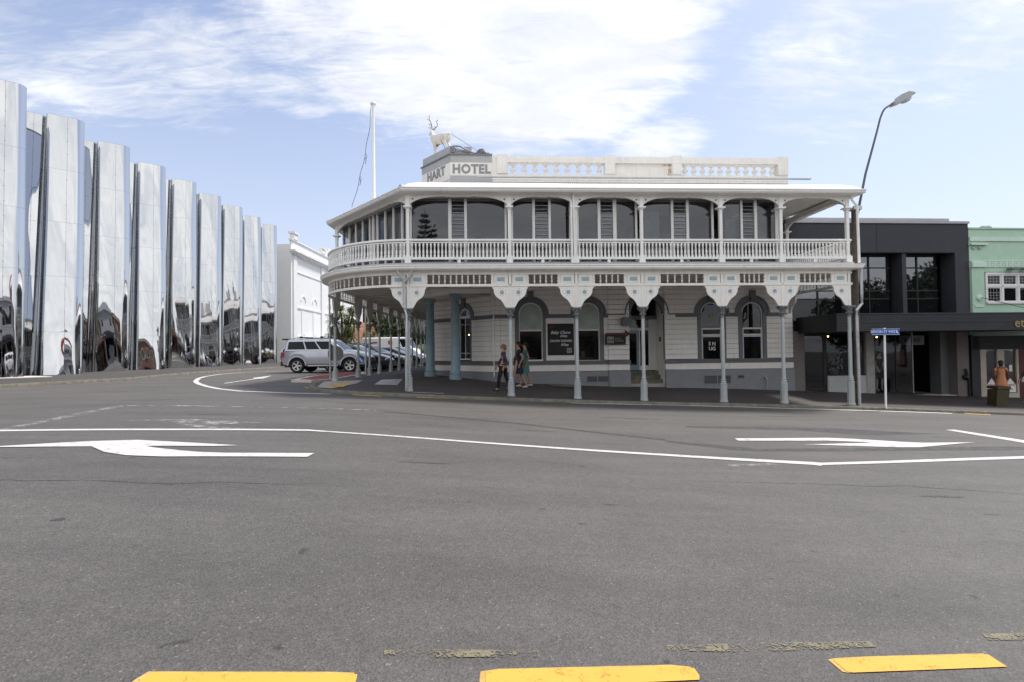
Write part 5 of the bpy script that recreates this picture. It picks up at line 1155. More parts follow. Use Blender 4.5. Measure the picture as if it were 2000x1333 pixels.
# ================================================================ people and the statue
def skinned(name, V_, E_, m, parent=None, sub=1, roots=(0,)):
    me = bpy.data.meshes.new(name); me.from_pydata([v[:3] for v in V_], E_, []); o = bpy.data.objects.new(name, me); COL.objects.link(o)
    o.modifiers.new('s', 'SKIN'); 
    for i, v in enumerate(V_):
        r = v[3]; me.skin_vertices[0].data[i].radius = r if isinstance(r, tuple) else (r, r)
    for r in roots: me.skin_vertices[0].data[r].use_root = True
    if sub: o.modifiers.new('b', 'SUBSURF').levels = sub
    dg = bpy.context.evaluated_depsgraph_get(); dg.update(); nm = bpy.data.meshes.new_from_object(o.evaluated_get(dg)); bpy.data.objects.remove(o)
    nm.materials.clear(); nm.materials.append(M[m]); nm.polygons.foreach_set('use_smooth', [True]*len(nm.polygons)); nm.name = name
    o = bpy.data.objects.new(name, nm); COL.objects.link(o); o.parent = parent; return o
def person(label, loc, rz, h=1.68, skin='skin', hair='hairf', top='purple', low='trousers', female=False, stride=.28, kind='trousers', bun=False, bag=None, arm=.15, group=None):
    """forward is local +Y"""
    t = thing('person', label, 'person', loc, rz, group, world=False); k = h/1.75
    def P(x, y, z, r): return (x*k, y*k, z*k, (r[0]*k, r[1]*k) if isinstance(r, tuple) else r*k)
    sh = .17 if female else .20; hw = .10; s = stride
    B = [P(0, 0, .98, (.135, .10)), P(0, .0, 1.12, (.125, .09)), P(0, .01, 1.32, (.145, .10)), P(0, 0, 1.45, (.11, .075)), P(0, .015, 1.53, .052), P(0, .035, 1.62, (.072, .088)), P(0, .03, 1.70, (.068, .080))]
    ed = [(0, 1), (1, 2), (2, 3), (3, 4), (4, 5), (5, 6)]
    def add(chain, par):
        for c in chain: B.append(P(*c)); ed.append((par, len(B)-1)); par = len(B)-1
        return par
    add([(-hw, s*.35, .88, .085), (-hw, s*.62+.03, .50, .055), (-hw, s, .09, .036), (-hw, s+.13, .035, .032)], 0); add([(hw, -s*.15, .88, .085), (hw, -s*.35, .50, .055), (hw, -s*1.15, .13, .036), (hw, -s*1.05+.06, .03, .03)], 0)
    la = add([(-sh, 0, 1.43, .052), (-sh-.05, -arm, 1.17, .040), (-sh-.03, -arm+.12, .93, .028)], 3); ra = add([(sh, 0, 1.43, .052), (sh+.05, arm, 1.17, .040), (sh+.03, arm+.16, .95, .028)], 3)
    body = skinned('body', B, ed, skin, t)
    for p_, sx_ in ((la, -1), (ra, 1)):
        c = Vector(B[p_][:3]); hm = MB()
        hm.tube([c+Vector((0, 0, .02)), c+Vector((0, .015, -.05)), c+Vector((0, .02, -.09))], [.024*k, .034*k, .028*k], 6)
        for q in range(4): f = c+Vector(((q-1.5)*.006, .02+(q-1.5)*.015, -.08)); hm.tube([f, f+Vector((0, .008, -.04-.006*(q in (1, 2)))), f+Vector((-sx_*.012, .012, -.065-.008*(q in (1, 2))))], [.009, .008, .006], 5)
        hm.tube([c+Vector((-sx_*.01, .03, -.03)), c+Vector((-sx_*.02, .06, -.06)), c+Vector((-sx_*.02, .065, -.085))], [.011, .010, .007], 5); obj('hand', hm, skin, t, 60)
    hd = MB().ball((0, .125*k, 1.655*k), .016, 6, 4, (1, 1.2, 1.4)); hd.ball((0, .115*k, 1.605*k), .018, 6, 4, (1.3, .4, .5))
    for s_ in (-1, 1): hd.ball((s_*.076*k, .03*k, 1.65*k), .022, 6, 4, (.5, .8, 1.3))
    obj('face', hd, skin, t, 60); ey = MB()
    for s_ in (-1, 1): ey.ball((s_*.03*k, .108*k, 1.68*k), .011, 6, 4)
    obj('eyes', ey, 'black', t)
    hm = MB().ball((0, -.0*k, 1.70*k), .098*k, 14, 9, (.95, 1.08, .95)); 
    if not bun: hm.ball((0, -.045*k, 1.63*k), .085*k, 12, 7, (.98, .9, 1.0))
    else: hm.ball((0, -.11*k, 1.62*k), .045*k, 8, 6)
    hm.v = [(x, min(y, .085*k) if z > 1.70*k else y, z) for x, y, z in hm.v]; obj('hair', hm, hair, t, 80)
    g = .014
    T_ = [P(0, 0, 1.02, (.15, .115)), P(0, 0, 1.14, (.14, .105)), P(0, .01, 1.32, (.155, .115)), P(0, 0, 1.45, (.12, .088)), P(0, .01, 1.495, .062)]; te = [(0, 1), (1, 2), (2, 3), (3, 4)]
    def addt(ch, par):
        for c in ch: T_.append(P(*c)); te.append((par, len(T_)-1)); par = len(T_)-1
    if kind == 'trousers' or kind == 'long':
        addt([(-sh, 0, 1.43, .064), (-sh-.05, -arm, 1.17, .052), (-sh-.035, -arm+.10, .97, .044)], 3); addt([(sh, 0, 1.43, .064), (sh+.05, arm, 1.17, .052), (sh+.035, arm+.13, .99, .044)], 3)
    else: addt([(-sh, 0, 1.43, .060), (-sh-.03, -arm*.5, 1.30, .055)], 3); addt([(sh, 0, 1.43, .060), (sh+.03, arm*.5, 1.30, .055)], 3)
    skinned('shirt' if kind == 'trousers' else 'bodice', T_, te, top, t)
    if kind == 'trousers':
        L_ = [P(0, 0, .98, (.155, .12)), P(-hw, s*.35, .84, .10), P(-hw, s*.62+.03, .50, .075), P(-hw, s, .10, .062), P(hw, -s*.15, .84, .10), P(hw, -s*.35, .50, .075), P(hw, -s*1.15, .13, .060)]
        skinned('trousers', L_, [(0, 1), (1, 2), (2, 3), (0, 4), (4, 5), (5, 6)], low, t)
        obj('belt', MB().lathe([(.158*k, 1.0*k), (.158*k, 1.04*k)], 14, (0, 0), 0, 1, .78), 'leather', t)
    else:
        pr = [(.135, 1.14), (.15, 1.02), (.185, .88), (.205, .70), (.225, .56)]; n = 22; mb = MB(); rows = []
        for r, z in pr:
            rows.append([((r+.012*math.sin(q*6)*(1.14-z))*k*math.cos(q), (r*.8+.012*math.sin(q*5)*(1.14-z))*k*math.sin(q), z*k) for q in [2*PI*i/n for i in range(n+1)]])
        mb.grid(rows); obj('skirt', mb, low, t, 60)
    for x, y, z in ((-hw, s+.06, .035), (hw, -s*1.05+.02, .05)):
        obj('shoe', MB().ball((x*k, (y+.02)*k, z*k), .05, 8, 5, (.95, 2.5, .8)), 'shoe' if female else 'leather', t, 60)
    if bag:
        obj('handbag', MB().box((sh+.06)*k, (sh+.14)*k, -.18, .16, .86*k, 1.12*k), bag, t); obj('bag_strap', MB().tube([((sh+.10)*k, -.14, 1.12*k), (sh*.9*k, -.03, 1.50*k), ((sh+.10)*k, .12, 1.12*k)], .012, 5), bag, t)
    return t
person('grey haired person in purple shirt and black trousers walking left past the verandah post', (-.30, 17.95, FP(-.3, 17.95)), R(84), 1.62, hair='hairf', stride=.22)
person('woman in navy dress half hidden behind the verandah post', (.24, 18.9, FP(.24, 18.9)), R(92), 1.70, hair='hairb', top='navy', low='navy', female=True, kind='dress', bag='leather', stride=.26)
person('woman in teal patterned dress with a bun beside the arched window', (.50, 19.55, FP(.5, 19.55)), R(88), 1.66, hair='hairb', top='teal', low='teal', female=True, kind='dress', bun=True, stride=.2)
person('woman in loose orange top standing behind the olive rubbish bin', (19.35, 20.3, FP(19.35, 20.3)), R(-40), 1.60, skin='skind', hair='hairb', top='orange', low='orange', female=True, kind='dress', stride=.08)
person('dark dressed person with a white bag at the right edge outside the sushi shop', (20.55, 20.3, FP(20.4, 20.3)), R(80), 1.62, skin='skin', hair='hairb', top='maroon', low='trousers', female=True, kind='trousers', bag='signwhite', stride=.2)
for x, lab in ((4.0, 'dark dressed window mannequin on the left of the display'), (4.38, 'dark dressed window mannequin on the right of the display')):
    px_, py_, _ = BF(x, .75, 0); t = person(lab, (px_, py_, -.40), R(184), 1.72, skin='mannequin', hair='hairb', top='trousers', low='trousers', female=True, kind='dress', stride=.12 if x < 4.2 else .02, arm=.05)
    t.name = 'mannequin'; t['category'] = 'mannequin'
st = thing('stag_statue', 'white stag statue with brown antlers standing on the corner parapet', 'statue', (-2.92, 21.32, 9.80), R(54), world=False)
V_ = [(0, -.36, .70, (.175, .21)), (0, -.05, .66, (.17, .20)), (0, .26, .66, (.16, .205)), (0, .40, .80, (.115, .15)), (0, .46, .98, .09), (.03, .50, 1.12, (.070, .080)), (.06, .62, 1.07, (.045, .05)), (.09, .74, 1.03, (.034, .036)),
      (0, -.52, .78, .05), (0, -.56, .70, .03)]
Ed = [(0, 1), (1, 2), (2, 3), (3, 4), (4, 5), (5, 6), (6, 7), (0, 8), (8, 9)]
def leg(ch, par):
    for c in ch: V_.append(c); Ed.append((par, len(V_)-1)); par = len(V_)-1
for s_ in (-1, 1):
    leg([(s_*.09, -.40, .60, .10), (s_*.10, -.34, .44, .065), (s_*.10, -.46, .26, .036), (s_*.10, -.44, .04, .030), (s_*.10, -.40, .0, .034)], 0); leg([(s_*.08, .28, .52, .075), (s_*.085, .28+s_*.03, .28, .036), (s_*.085, .28+s_*.04, .04, .028), (s_*.085, .32+s_*.04, .0, .032)], 2)
skinned('body', V_, Ed, 'hart', st, 2, (1,))
for s_ in (-1, 1): obj('ear', MB().tube([(s_*.06+.03, .47, 1.17), (s_*.14+.03, .44, 1.22), (s_*.20+.03, .42, 1.24)], [.02, .035, .006], 6), 'hart', st, 60)
for s_ in (-1, 1):
    o3 = Vector((.03, .47, 1.19)); q = lambda x, y, z: o3+Vector((s_*x, y, z)); a = MB().tube([q(.03, 0, 0), q(.10, -.06, .08), q(.20, -.10, .20), q(.235, -.06, .34), q(.20, 0, .46)], [.02, .018, .016, .013, .006], 6)
    for p0, p1, p2 in (((.05, -.01, .03), (.08, .10, .06), (.09, .16, .12)), ((.13, -.08, .12), (.16, .02, .16), (.17, .07, .22)), ((.225, -.08, .28), (.27, 0, .33), (.29, .04, .38)), ((.215, -.03, .41), (.25, -.06, .47), (.26, -.08, .52))): a.tube([q(*p0), q(*p1), q(*p2)], [.014, .011, .004], 5)
    obj('antler', a, 'antler', st, 60)
obj('eye', MB().ball((-.03, .545, 1.14), .010, 5, 4).ball((.095, .545, 1.14), .010, 5, 4), 'black', st)

# ================================================================ vehicles
def car(label, loc, rz, kind, m, scale=1, group=None, name='parked_car'):
    K = dict(suv=dict(L=4.55, W=.93, wr=.385, wb=(-1.38, 1.40), hood=1.18, belt=1.20, roof=1.80, sill=.42, cab=(-2.1, -2.02, .35, 1.10), nose=.85),
             hatch=dict(L=4.2, W=.86, wr=.32, wb=(-1.27, 1.30), hood=.92, belt=.98, roof=1.46, sill=.28, cab=(-1.95, -1.45, .25, 1.12), nose=.62),
             sedan=dict(L=4.7, W=.89, wr=.33, wb=(-1.35, 1.42), hood=.90, belt=.96, roof=1.42, sill=.27, cab=(-1.75, -1.0, .15, 1.15), nose=.60),
             van=dict(L=5.6, W=.98, wr=.34, wb=(-1.75, 1.85), hood=1.35, belt=1.35, roof=2.45, sill=.35, cab=(-2.75, -2.72, 1.7, 2.35), nose=.9))[kind]
    t = thing(name, label, 'van' if kind == 'van' else 'car', loc, rz, group, world=False); L = K['L']/2; Wd = K['W']; wr = K['wr']; x0, x1 = K['wb']
    xs_ = sorted(set([round(-L+2*L*i/36, 3) for i in range(37)]+[round(c+wr*1.18*math.cos(a*PI/10), 3) for c in (x0, x1) for a in range(11)]))
    rows = []
    for x in xs_:
        e = (x+L)/(2*L); zb = K['sill']
        for c in (x0, x1):
            dd = abs(x-c)
            if dd < wr*1.18: zb = max(zb, wr+math.sqrt((wr*1.18)**2-dd*dd))
        f0, f1 = K['cab'][0], K['cab'][3]
        if x > f1: q = (x-f1)/(L-f1); zt = K['hood']-(K['hood']-K['nose'])*q**3*.9-.10*q
        elif x < f0: q = (f0-x)/(L+f0); zt = K['belt']-.05-.12*q**2
        else: zt = K['belt']+(K['hood']-K['belt'])*sm((x-(f1-.4))/.4)
        tp = 1-.16*abs(2*e-1)**7-.05*abs(2*e-1)**3; w = Wd*tp
        rows.append([(x, w*.95, zb), (x, w*1.0, max(zb+.005, zb+(zt-zb)*.35)), (x, w*1.0, max(zb+.01, zb+(zt-zb)*.62)), (x, w*.965, max(zb+.015, zt-.06)), (x, w*.86, zt), (x, w*.45, zt+.03), (x, 0, zt+.04)])
    mb = MB(); mb.grid(rows); mb.grid([[(x, -y, z) for x, y, z in r] for r in rows])
    n = len(rows[0])
    for r in (rows[0], rows[-1]): mb.add(r+[(x, -y, z) for x, y, z in r[::-1]][1:], [tuple(range(2*n-1))])
    a, b, c, d = K['cab']; H = K['roof']; zb_ = K['belt']-.04; wb_ = Wd*.93; wt = Wd*(.80 if kind != 'van' else .90)
    def ringp(z, xr, xf, w, ch): return [(xr+ch, -w, z), (xf-ch, -w, z), (xf, -w+ch*1.6, z), (xf, w-ch*1.6, z), (xf-ch, w, z), (xr+ch, w, z), (xr, w-ch, z), (xr, -w+ch, z)]
    lv = [ringp(zb_, a, d, wb_, .06), ringp(H-.10, b-.02, c+.06, wt, .08), ringp(H-.02, b+.08, c-.12, wt*.90, .12), ringp(H, b+.3, c-.4, wt*.6, .12)]
    cb = MB(); cb.grid([r+[r[0]] for r in lv]); cb.add(lv[-1], [tuple(range(8))])
    mb.v += []; o_ = len(mb.v); mb.v += cb.v; mb.f += [tuple(i+o_ for i in f) for f in cb.f]; mb.mi += cb.mi
    body = obj('body', mb, m, t, 35)
    # panes on the cabin faces
    def lerp(p, q, k): return tuple(p[i]+(q[i]-p[i])*k for i in range(3))
    def quad(p00, p10, p11, p01, u0, u1, v0, v1, off):
        def P(u, v): return lerp(lerp(p00, p10, u), lerp(p01, p11, u), v)
        return [tuple(P(u, v)[i]+off[i] for i in range(3)) for u, v in ((u0, v0), (u1, v0), (u1, v1), (u0, v1))]
    for s_ in (-1, 1):
        i0, i1 = (0, 1) if s_ < 0 else (5, 4)
        for u0, u1 in ({'suv': ((.04, .36), (.385, .62), (.645, .93)), 'hatch': ((.16, .50), (.53, .90)), 'sedan': ((.2, .52), (.55, .90)), 'van': ((.84, .97),)}[kind]):
            obj('side_window', MB().add(quad(lv[0][i0], lv[0][i1], lv[1][i1], lv[1][i0], u0, u1, .14, .90, (0, s_*.006, .0)), [(0, 1, 2, 3)]), 'carglass', t)
        obj('wing_mirror', MB().ball((d-.42, s_*(Wd+.09), K['belt']+.08), .11, 8, 6, (.6, 1, .8)), m, t, 60)
        obj('door_handle', MB().box(-.25, -.05, s_*Wd*.995-.015, s_*Wd*.995+.015, K['belt']-.17, K['belt']-.14), 'chrome', t); obj('door_handle', MB().box(.75, .95, s_*Wd*.995-.015, s_*Wd*.995+.015, K['belt']-.17, K['belt']-.14), 'chrome', t)
        obj('sill_strip', MB().box(x0+wr*1.2, x1-wr*1.2, s_*Wd*.97-.03, s_*Wd*.97+.03, K['sill']-.06, K['sill']+.04), 'plastic', t)
        obj('tail_light', MB().box(-L-.02+.02, -L+.14, s_*Wd*.84-.05, s_*Wd*.84+.0, K['belt']-.36, K['belt']-.10), 'lampred', t); obj('headlight', MB().ball((L-.16, s_*Wd*.70, K['nose']-.02), .15, 8, 6, (.7, 1, .6)), 'lampclear', t, 60)
    obj('windscreen', MB().add(quad(lv[0][2], lv[0][3], lv[1][3], lv[1][2], .05, .95, .08, .94, (.008, 0, .006)), [(0, 1, 2, 3)]), 'carglass', t); obj('rear_window', MB().add(quad(lv[0][7], lv[0][6], lv[1][6], lv[1][7], .08, .92, .15, .9, (-.008, 0, .004)), [(0, 1, 2, 3)]), 'carglass', t)
    for x, nm in ((-L, 'rear_bumper'), (L, 'front_bumper')): obj(nm, MB().box(x-.05 if x < 0 else x-.10, x+.10 if x < 0 else x+.05, -Wd*.8, Wd*.8, K['sill']-.06, K['sill']+.20), 'plastic' if kind == 'suv' else m, t)
    obj('number_plate', MB().box(-L-.07, -L-.055, -.2, .2, .55, .66), 'signwhite', t); obj('grille', MB().box(L+.0, L+.055, -.45, .45, K['sill']+.22, K['nose']-.1), 'plastic', t); obj('underbody', MB().box(-L+.15, L-.15, -Wd*.78, Wd*.78, K['sill']-.12, K['sill']+.35), 'black', t)
    for x in (x0, x1):
        for s_ in (-1, 1):
            y = s_*(Wd-.12); w = obj('wheel', MB(lambda a_, b_, c_: (x+a_, y+c_*s_, wr+b_)).lathe([(wr*.66, -.10), (wr*.95, -.11), (wr, -.07), (wr, .07), (wr*.95, .11), (wr*.66, .10), (wr*.62, .02)], 24), 'tyre', t, 40)
            rm = MB(lambda a_, b_, c_: (x+a_, y+c_*s_, wr+b_)); n_ = 24
            rm.lathe([(wr*.66, .085), (wr*.66, .105), (wr*.60, .10), (wr*.58, .06)], 24, caps=False)
            for q in range(5):
                an = q*2*PI/5; ca, sa = math.cos(an), math.sin(an)
                rm.add([(ca*r_-sa*o, sa*r_+ca*o, z_) for r_, o, z_ in ((.04, -.035, .085), (.04, .035, .085), (wr*.62, .045, .095), (wr*.62, -.045, .095))], [(0, 1, 2, 3)])
            rm.lathe([(.06, .08), (.05, .10)], 10); obj('rim', rm, 'chrome', w, 30)
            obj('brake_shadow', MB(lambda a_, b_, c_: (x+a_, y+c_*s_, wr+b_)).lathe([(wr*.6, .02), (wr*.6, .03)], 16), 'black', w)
    if kind == 'suv':
        for s_ in (-1, 1):
            obj('side_step', MB().box(-.75, .85, s_*(Wd+.02)-.09, s_*(Wd+.02)+.09, .36, .42), 'chrome', t)
            obj('roof_rail', MB().tube([(-1.7, s_*.62, H-.02), (-1.6, s_*.62, H+.04), (.0, s_*.62, H+.04), (.15, s_*.62, H-.02)], .018, 5), 'black', t)
            for x in (x0, x1): obj('wheel_arch_flare', ring(MB(), x, wr, wr*1.16, wr*1.34, s_*Wd*.99-.012, s_*Wd*.99+.035, 14), m, t)
        for x in (-1.25, -.15): obj('roof_bar', MB().box(x-.03, x+.03, -.7, .7, H+.08, H+.11).box(x-.06, x+.06, -.72, -.62, H+.02, H+.12).box(x-.06, x+.06, .62, .72, H+.02, H+.12), 'black', t)
        obj('spare_wheel_cover', MB(lambda a_, b_, c_: (-L-.22+c_, a_+.1, .95+b_)).lathe([(.30, -.14), (.36, -.10), (.36, .02), (.30, .04)], 20), m, t, 40); obj('spare_tyre', MB(lambda a_, b_, c_: (-L-.08+c_, a_+.1, .95+b_)).lathe([(.37, -.10), (.37, .08)], 20), 'tyre', t)
        obj('roof_spoiler', MB().box(-2.32, -2.0, -.6, .6, H-.05, H+.02), 'plastic', t); obj('tow_bar', MB().tube([(-L, 0, .42), (-L-.32, 0, .40), (-L-.34, 0, .46)], .03, 6), 'black', t)
    return t
def paintm(n, c, r=.28, metal=.3): return mat(n, c, r, metal, var=.03, coat=.8, spec=.5)
M['silver'] = paintm('silver car paint', (.46, .47, .52), .3, .55); M['carnavy'] = paintm('dark grey car paint', (.05, .055, .07)); M['carblack'] = paintm('black car paint', (.008, .008, .01)); M['carwhite'] = paintm('white car paint', (.75, .75, .74), .3, 0); M['carbeige'] = paintm('beige car paint', (.42, .38, .30))
def park(lab, x, y, rz, kind, m, s=1, **k):
    t = car(lab, (x, y, G(x, y)+.01), R(rz), kind, m, **k); t.scale = (s, s, s); return t
GP = 'cars parked nose in along the side street'
park('silver four wheel drive with roof bars and rear spare wheel parked nearest', -10.55, 29.6, -2, 'suv', 'silver', 1.07, group=GP)
park('dark grey hatchback parked just beyond the silver four wheel drive', -9.9, 32.6, -4, 'hatch', 'carnavy', 1.1, group=GP); park('black people mover parked second beyond the silver four wheel drive', -9.8, 35.4, -5, 'suv', 'carblack', .93, group=GP)
park('beige sedan parked between two black cars', -9.9, 38.4, -5, 'sedan', 'carbeige', 1.0, group=GP); park('black sedan parked fifth along the side street', -9.6, 41.4, -5, 'sedan', 'carblack', 1.08, group=GP); park('black hatchback parked beyond the black sedan', -9.7, 44.4, -5, 'hatch', 'carblack', 1.08, group=GP)
park('white hatchback parked farthest along the side street', -10.2, 48.5, -5, 'hatch', 'carwhite', 1.1, group=GP)
t = park('white bus with red roundel behind the parked cars', -13.6, 58, -8, 'van', 'carwhite', 1.15, name='white_bus'); t['category'] = 'bus'
obj('red_roundel', MB(lambda a_, b_, c_: (a_+.2, -1.0-c_, 1.95+b_)).lathe([(.22, 0), (.22, .01)], 16), 'redp', t); obj('red_band', MB().box(-1.6, -1.1, -.99, -.97, 1.88, 2.0), 'redp', t)
park('white hatchback parked across the road behind the camera', -13, 3.0, 180, 'hatch', 'carwhite'); park('silver sedan parked across the road behind the camera', 9.5, 2.9, 180, 'sedan', 'silver')

# ================================================================ street furniture
t = thing('street_name_sign', 'blue street name sign on a white pole at the kerb', 'street sign', (12.17, 16.98, FP(12.2, 17)))
PFf = frame((12.2, 16.95), 2); k = 16.95/16.7
obj('pole', MB().tube([(12.34, 16.98, FP(12.2, 17)-.1), (12.36, 16.98, 2.14)], .033, 8), 'signwhite', t, 50)
obj('name_blade', MB(PFf).box(-.32, .61, -.055, -.035, 1.915, 2.105), 'signblue', t)
eb = MB(PFf)
for a_ in ((-.325, .615, 2.098, 2.108), (-.325, .615, 1.912, 1.922)): eb.box(a_[0], a_[1], -.058, -.034, a_[2], a_[3])
obj('blade_border', eb, 'signwhite', t); stick('sign_lettering', text_mesh('DEVON ST WEST', .118, 'signwhite', .002, 0, 1.0, .001), t, PFf, .08, -.058, 2.01)
c_ = MB(PFf).prism([(.52, 2.05), (.50, 2.0), (.53, 1.955), (.56, 1.96), (.56, 2.0), (.54, 1.99), (.535, 2.03)][::-1], -.059, -.055); obj('bird_emblem', c_, 'signwhite', t); obj('bracket', MB(PFf).box(.12, .20, -.035, .04, 1.95, 2.07), 'galv', t)
t = thing('street_lamp', 'leaning street lamp arm bolted to a brown timber pole behind the end verandah post', 'street lamp', (12.05, 17.75, FP(12, 17.7)))
obj('pole', MB().tube([(11.93, 17.75, FP(12, 17.7)-.2), (11.97, 17.75, 6.35)], [.10, .085], 12), 'wood', t, 50); obj('clamp', MB().box(11.88, 12.16, 17.6, 17.9, 6.28, 6.40), 'galv', t)
obj('arm', MB().tube([(12.05, 17.7, 6.10), (12.37, 17.7, 7.54), (12.80, 17.7, 9.0), (12.93, 17.7, 9.48), (13.02, 17.7, 9.70), (13.10, 17.7, 9.82), (13.22, 17.7, 9.91), (13.42, 17.7, 10.01)], [.042, .038, .034, .032, .032, .032, .032, .03], 8), 'backlitgalv', t, 60)
LT = lambda u, v, z: (13.36+u*.90-z*.40, 17.7+v, 9.97+u*.42+z*.90)
obj('lamp_head', MB(LT).prism([(0, -.06), (.28, -.08), (.78, -.03), (.80, .02), (.62, .15), (.32, .16), (.22, .07), (0, .06)], -.15, .15), 'sgrey', t); obj('lamp_lens', MB(LT).ball((.50, 0, -.06), .19, 12, 6, (1.15, .7, .55)), 'lampclear', t, 60)
def disc_sign(name, label, x, y, z0, z1, r, m, cat, back=None):
    t = thing(name, label, cat, (x, y, z0)); obj('pole', MB().tube([(x, y, z0-.1), (x, y, z1+r)], .038, 8), 'galv', t, 50)
    return t
t = thing('traffic_sign', 'round traffic sign seen from its grey back beside the first side street post', 'traffic sign', (-7.92, 22.3, .45)); obj('pole', MB().tube([(-7.92, 22.3, .3), (-7.95, 22.3, 4.0)], .04, 8), 'galv', t, 50)
DT = lambda cx, cy, cz: (lambda a_, b_, c_: (cx+a_, cy-c_, cz+b_))
obj('sign_disc', MB(DT(-7.70, 22.35, 1.50)).lathe([(.34, 0), (.34, .012)], 28), 'signgrey', t)
t = thing('keep_left_sign', 'blue round keep left sign with white arrow on a white post on the island', 'traffic sign', (-7.98, 23.6, .45)); obj('post', MB().tube([(-7.98, 24.02, .4), (-7.55+.0, 24.02, 1.2)] if False else [(-7.22, 24.1, .42), (-7.22, 24.1, 1.4)], .035, 8), 'signwhite', t, 50)
obj('sign_disc', MB(DT(-7.12, 24.0, 1.22)).lathe([(.215, 0), (.215, .012)], 28), 'signwhite', t); obj('blue_field', MB(DT(-7.12, 23.985, 1.22)).lathe([(.195, 0), (.195, .004)], 28), 'signblue', t)
obj('white_arrow', MB(lambda a_, b_, c_: (-7.12+a_, 23.975-c_, 1.22+b_)).add([(-.11, .11, 0), (-.03, .11, 0), (.09, -.05, 0), (.05, -.09, 0), (-.11, .03, 0)], [(0, 1, 2, 3, 4)]).add([(.13, -.13, 0), (.12, -.0, 0), (.0, -.12, 0)], [(0, 1, 2)]), 'signwhite', t)
t = thing('tall_pole', 'slim galvanised pole between the side street verandah posts', 'pole', (-7.4, 25.9, .45)); obj('shaft', MB().tube([(-7.4, 25.9, .4), (-7.4, 25.9, 3.9)], .045, 8), 'galv', t, 50); obj('foot_sleeve', MB().tube([(-7.4, 25.9, .4), (-7.4, 25.9, .75)], .06, 8), 'galv', t, 50)
t = thing('parking_pole', 'thin pale parking pole farther along the side street kerb', 'pole', (-7.15, 32.5, .45)); obj('shaft', MB().tube([(-7.15, 32.5, .4), (-7.15, 32.5, 3.2)], .035, 8), 'signwhite', t, 50); obj('plate', MB().box(-7.25, -7.05, 32.44, 32.47, 2.6, 3.1), 'signwhite', t)
t = thing('litter_bin', 'olive brown square rubbish bin on the footpath in front of the orange top', 'rubbish bin', (17.95, 19.0, FP(18, 19))); z = FP(18, 19)
BN = frame((17.98, 19.0), -4); obj('bin_body', MB(BN).add([(-.24, -.2, z-.02), (.17, -.2, z-.02), (.17, .2, z-.02), (-.24, .2, z-.02), (-.20, -.22, z+.62), (.22, -.22, z+.62), (.22, .22, z+.62), (-.20, .22, z+.62)], [(0, 3, 2, 1), (4, 5, 6, 7), (0, 1, 5, 4), (1, 2, 6, 5), (2, 3, 7, 6), (3, 0, 4, 7)]), 'olive', t)
obj('bin_lid', MB(BN).box(-.20, .25, -.24, .24, z+.64, z+.74), 'olive', t); obj('hinge_bar', MB(BN).box(.22, .28, -.15, .15, z+.5, z+.72), 'black', t)

# ================================================================ vegetation
def leafmat(n, c, v=.45):
    m = mat(n, c, .6, var=v, vscale=1.2, spec=.25); b = m.node_tree.nodes['Principled BSDF']; b.inputs['Subsurface Weight'].default_value = 0; return m
M['leafd'] = leafmat('dark foliage', (.045, .07, .028)); M['leafm'] = leafmat('mid foliage', (.07, .10, .035)); M['leafy'] = leafmat('yellow green foliage', (.20, .24, .035)); M['leafb'] = leafmat('cabbage tree leaves', (.20, .23, .085), .55)
def crown_mesh(seed, n, m, leaf=.16, lobes=12, flat=.8):
    rr = np.random.RandomState(seed); c = rr.normal(size=(lobes, 3)); c /= np.linalg.norm(c, axis=1)[:, None]; c *= (.35+.4*rr.rand(lobes))[:, None]; c[:, 2] *= flat; rad = .26+.22*rr.rand(lobes)
    k = rr.randint(0, lobes, n); d = rr.normal(size=(n, 3)); d /= np.linalg.norm(d, axis=1)[:, None]; p = c[k]+d*(rad[k]*(.55+.5*rr.rand(n)**.5))[:, None]
    a = rr.normal(size=(n, 3)); a /= np.linalg.norm(a, axis=1)[:, None]; b = np.cross(a, rr.normal(size=(n, 3))); b /= np.linalg.norm(b, axis=1)[:, None]; s = (leaf*(.5+rr.rand(n)))[:, None]*.3
    v = np.concatenate([p-a*s, p+b*s*.6, p+a*s, p-b*s*.6], 1).reshape(-1, 3); me = bpy.data.meshes.new('crown'); me.from_pydata(v.tolist(), [], np.arange(4*n).reshape(-1, 4).tolist()); me.materials.append(M[m]); return me
CR = [crown_mesh(1, 5200, 'leafd'), crown_mesh(2, 5200, 'leafm'), crown_mesh(3, 3800, 'leafy'), crown_mesh(5, 5200, 'leafd', lobes=9)]
def tree(label, x, y, z, h, r, k, name='tree', group=None, cat='tree', tr=.35):
    t = thing(name, label, cat, (x, y, z), group=group); rr = random.Random(int(x*7+y))
    tm = MB().tube([(x, y, z-.5), (x+.1, y, z+h*.25), (x-.1, y+.1, z+h*.6)], [h*.03, h*.024, h*.012], 8)
    for i in range(5): a = i*1.3; tm.tube([(x, y, z+h*(.2+.06*i)), (x+r*.4*math.cos(a), y+r*.4*math.sin(a), z+h*(.4+.06*i)), (x+r*.7*math.cos(a), y+r*.7*math.sin(a), z+h*(.55+.05*i))], [h*.014, h*.009, h*.003], 5)
    obj('trunk', tm, 'bark', t, 60); inst('crown', CR[k], t, Matrix.Translation((x, y, z+h*(.5+tr*.3))) @ Matrix.Rotation(rr.uniform(0, 6), 4, 'Z') @ Matrix.Diagonal((r*1.15, r*1.15, h*.52, 1))); return t
GT = 'trees on the rise beyond the side street'
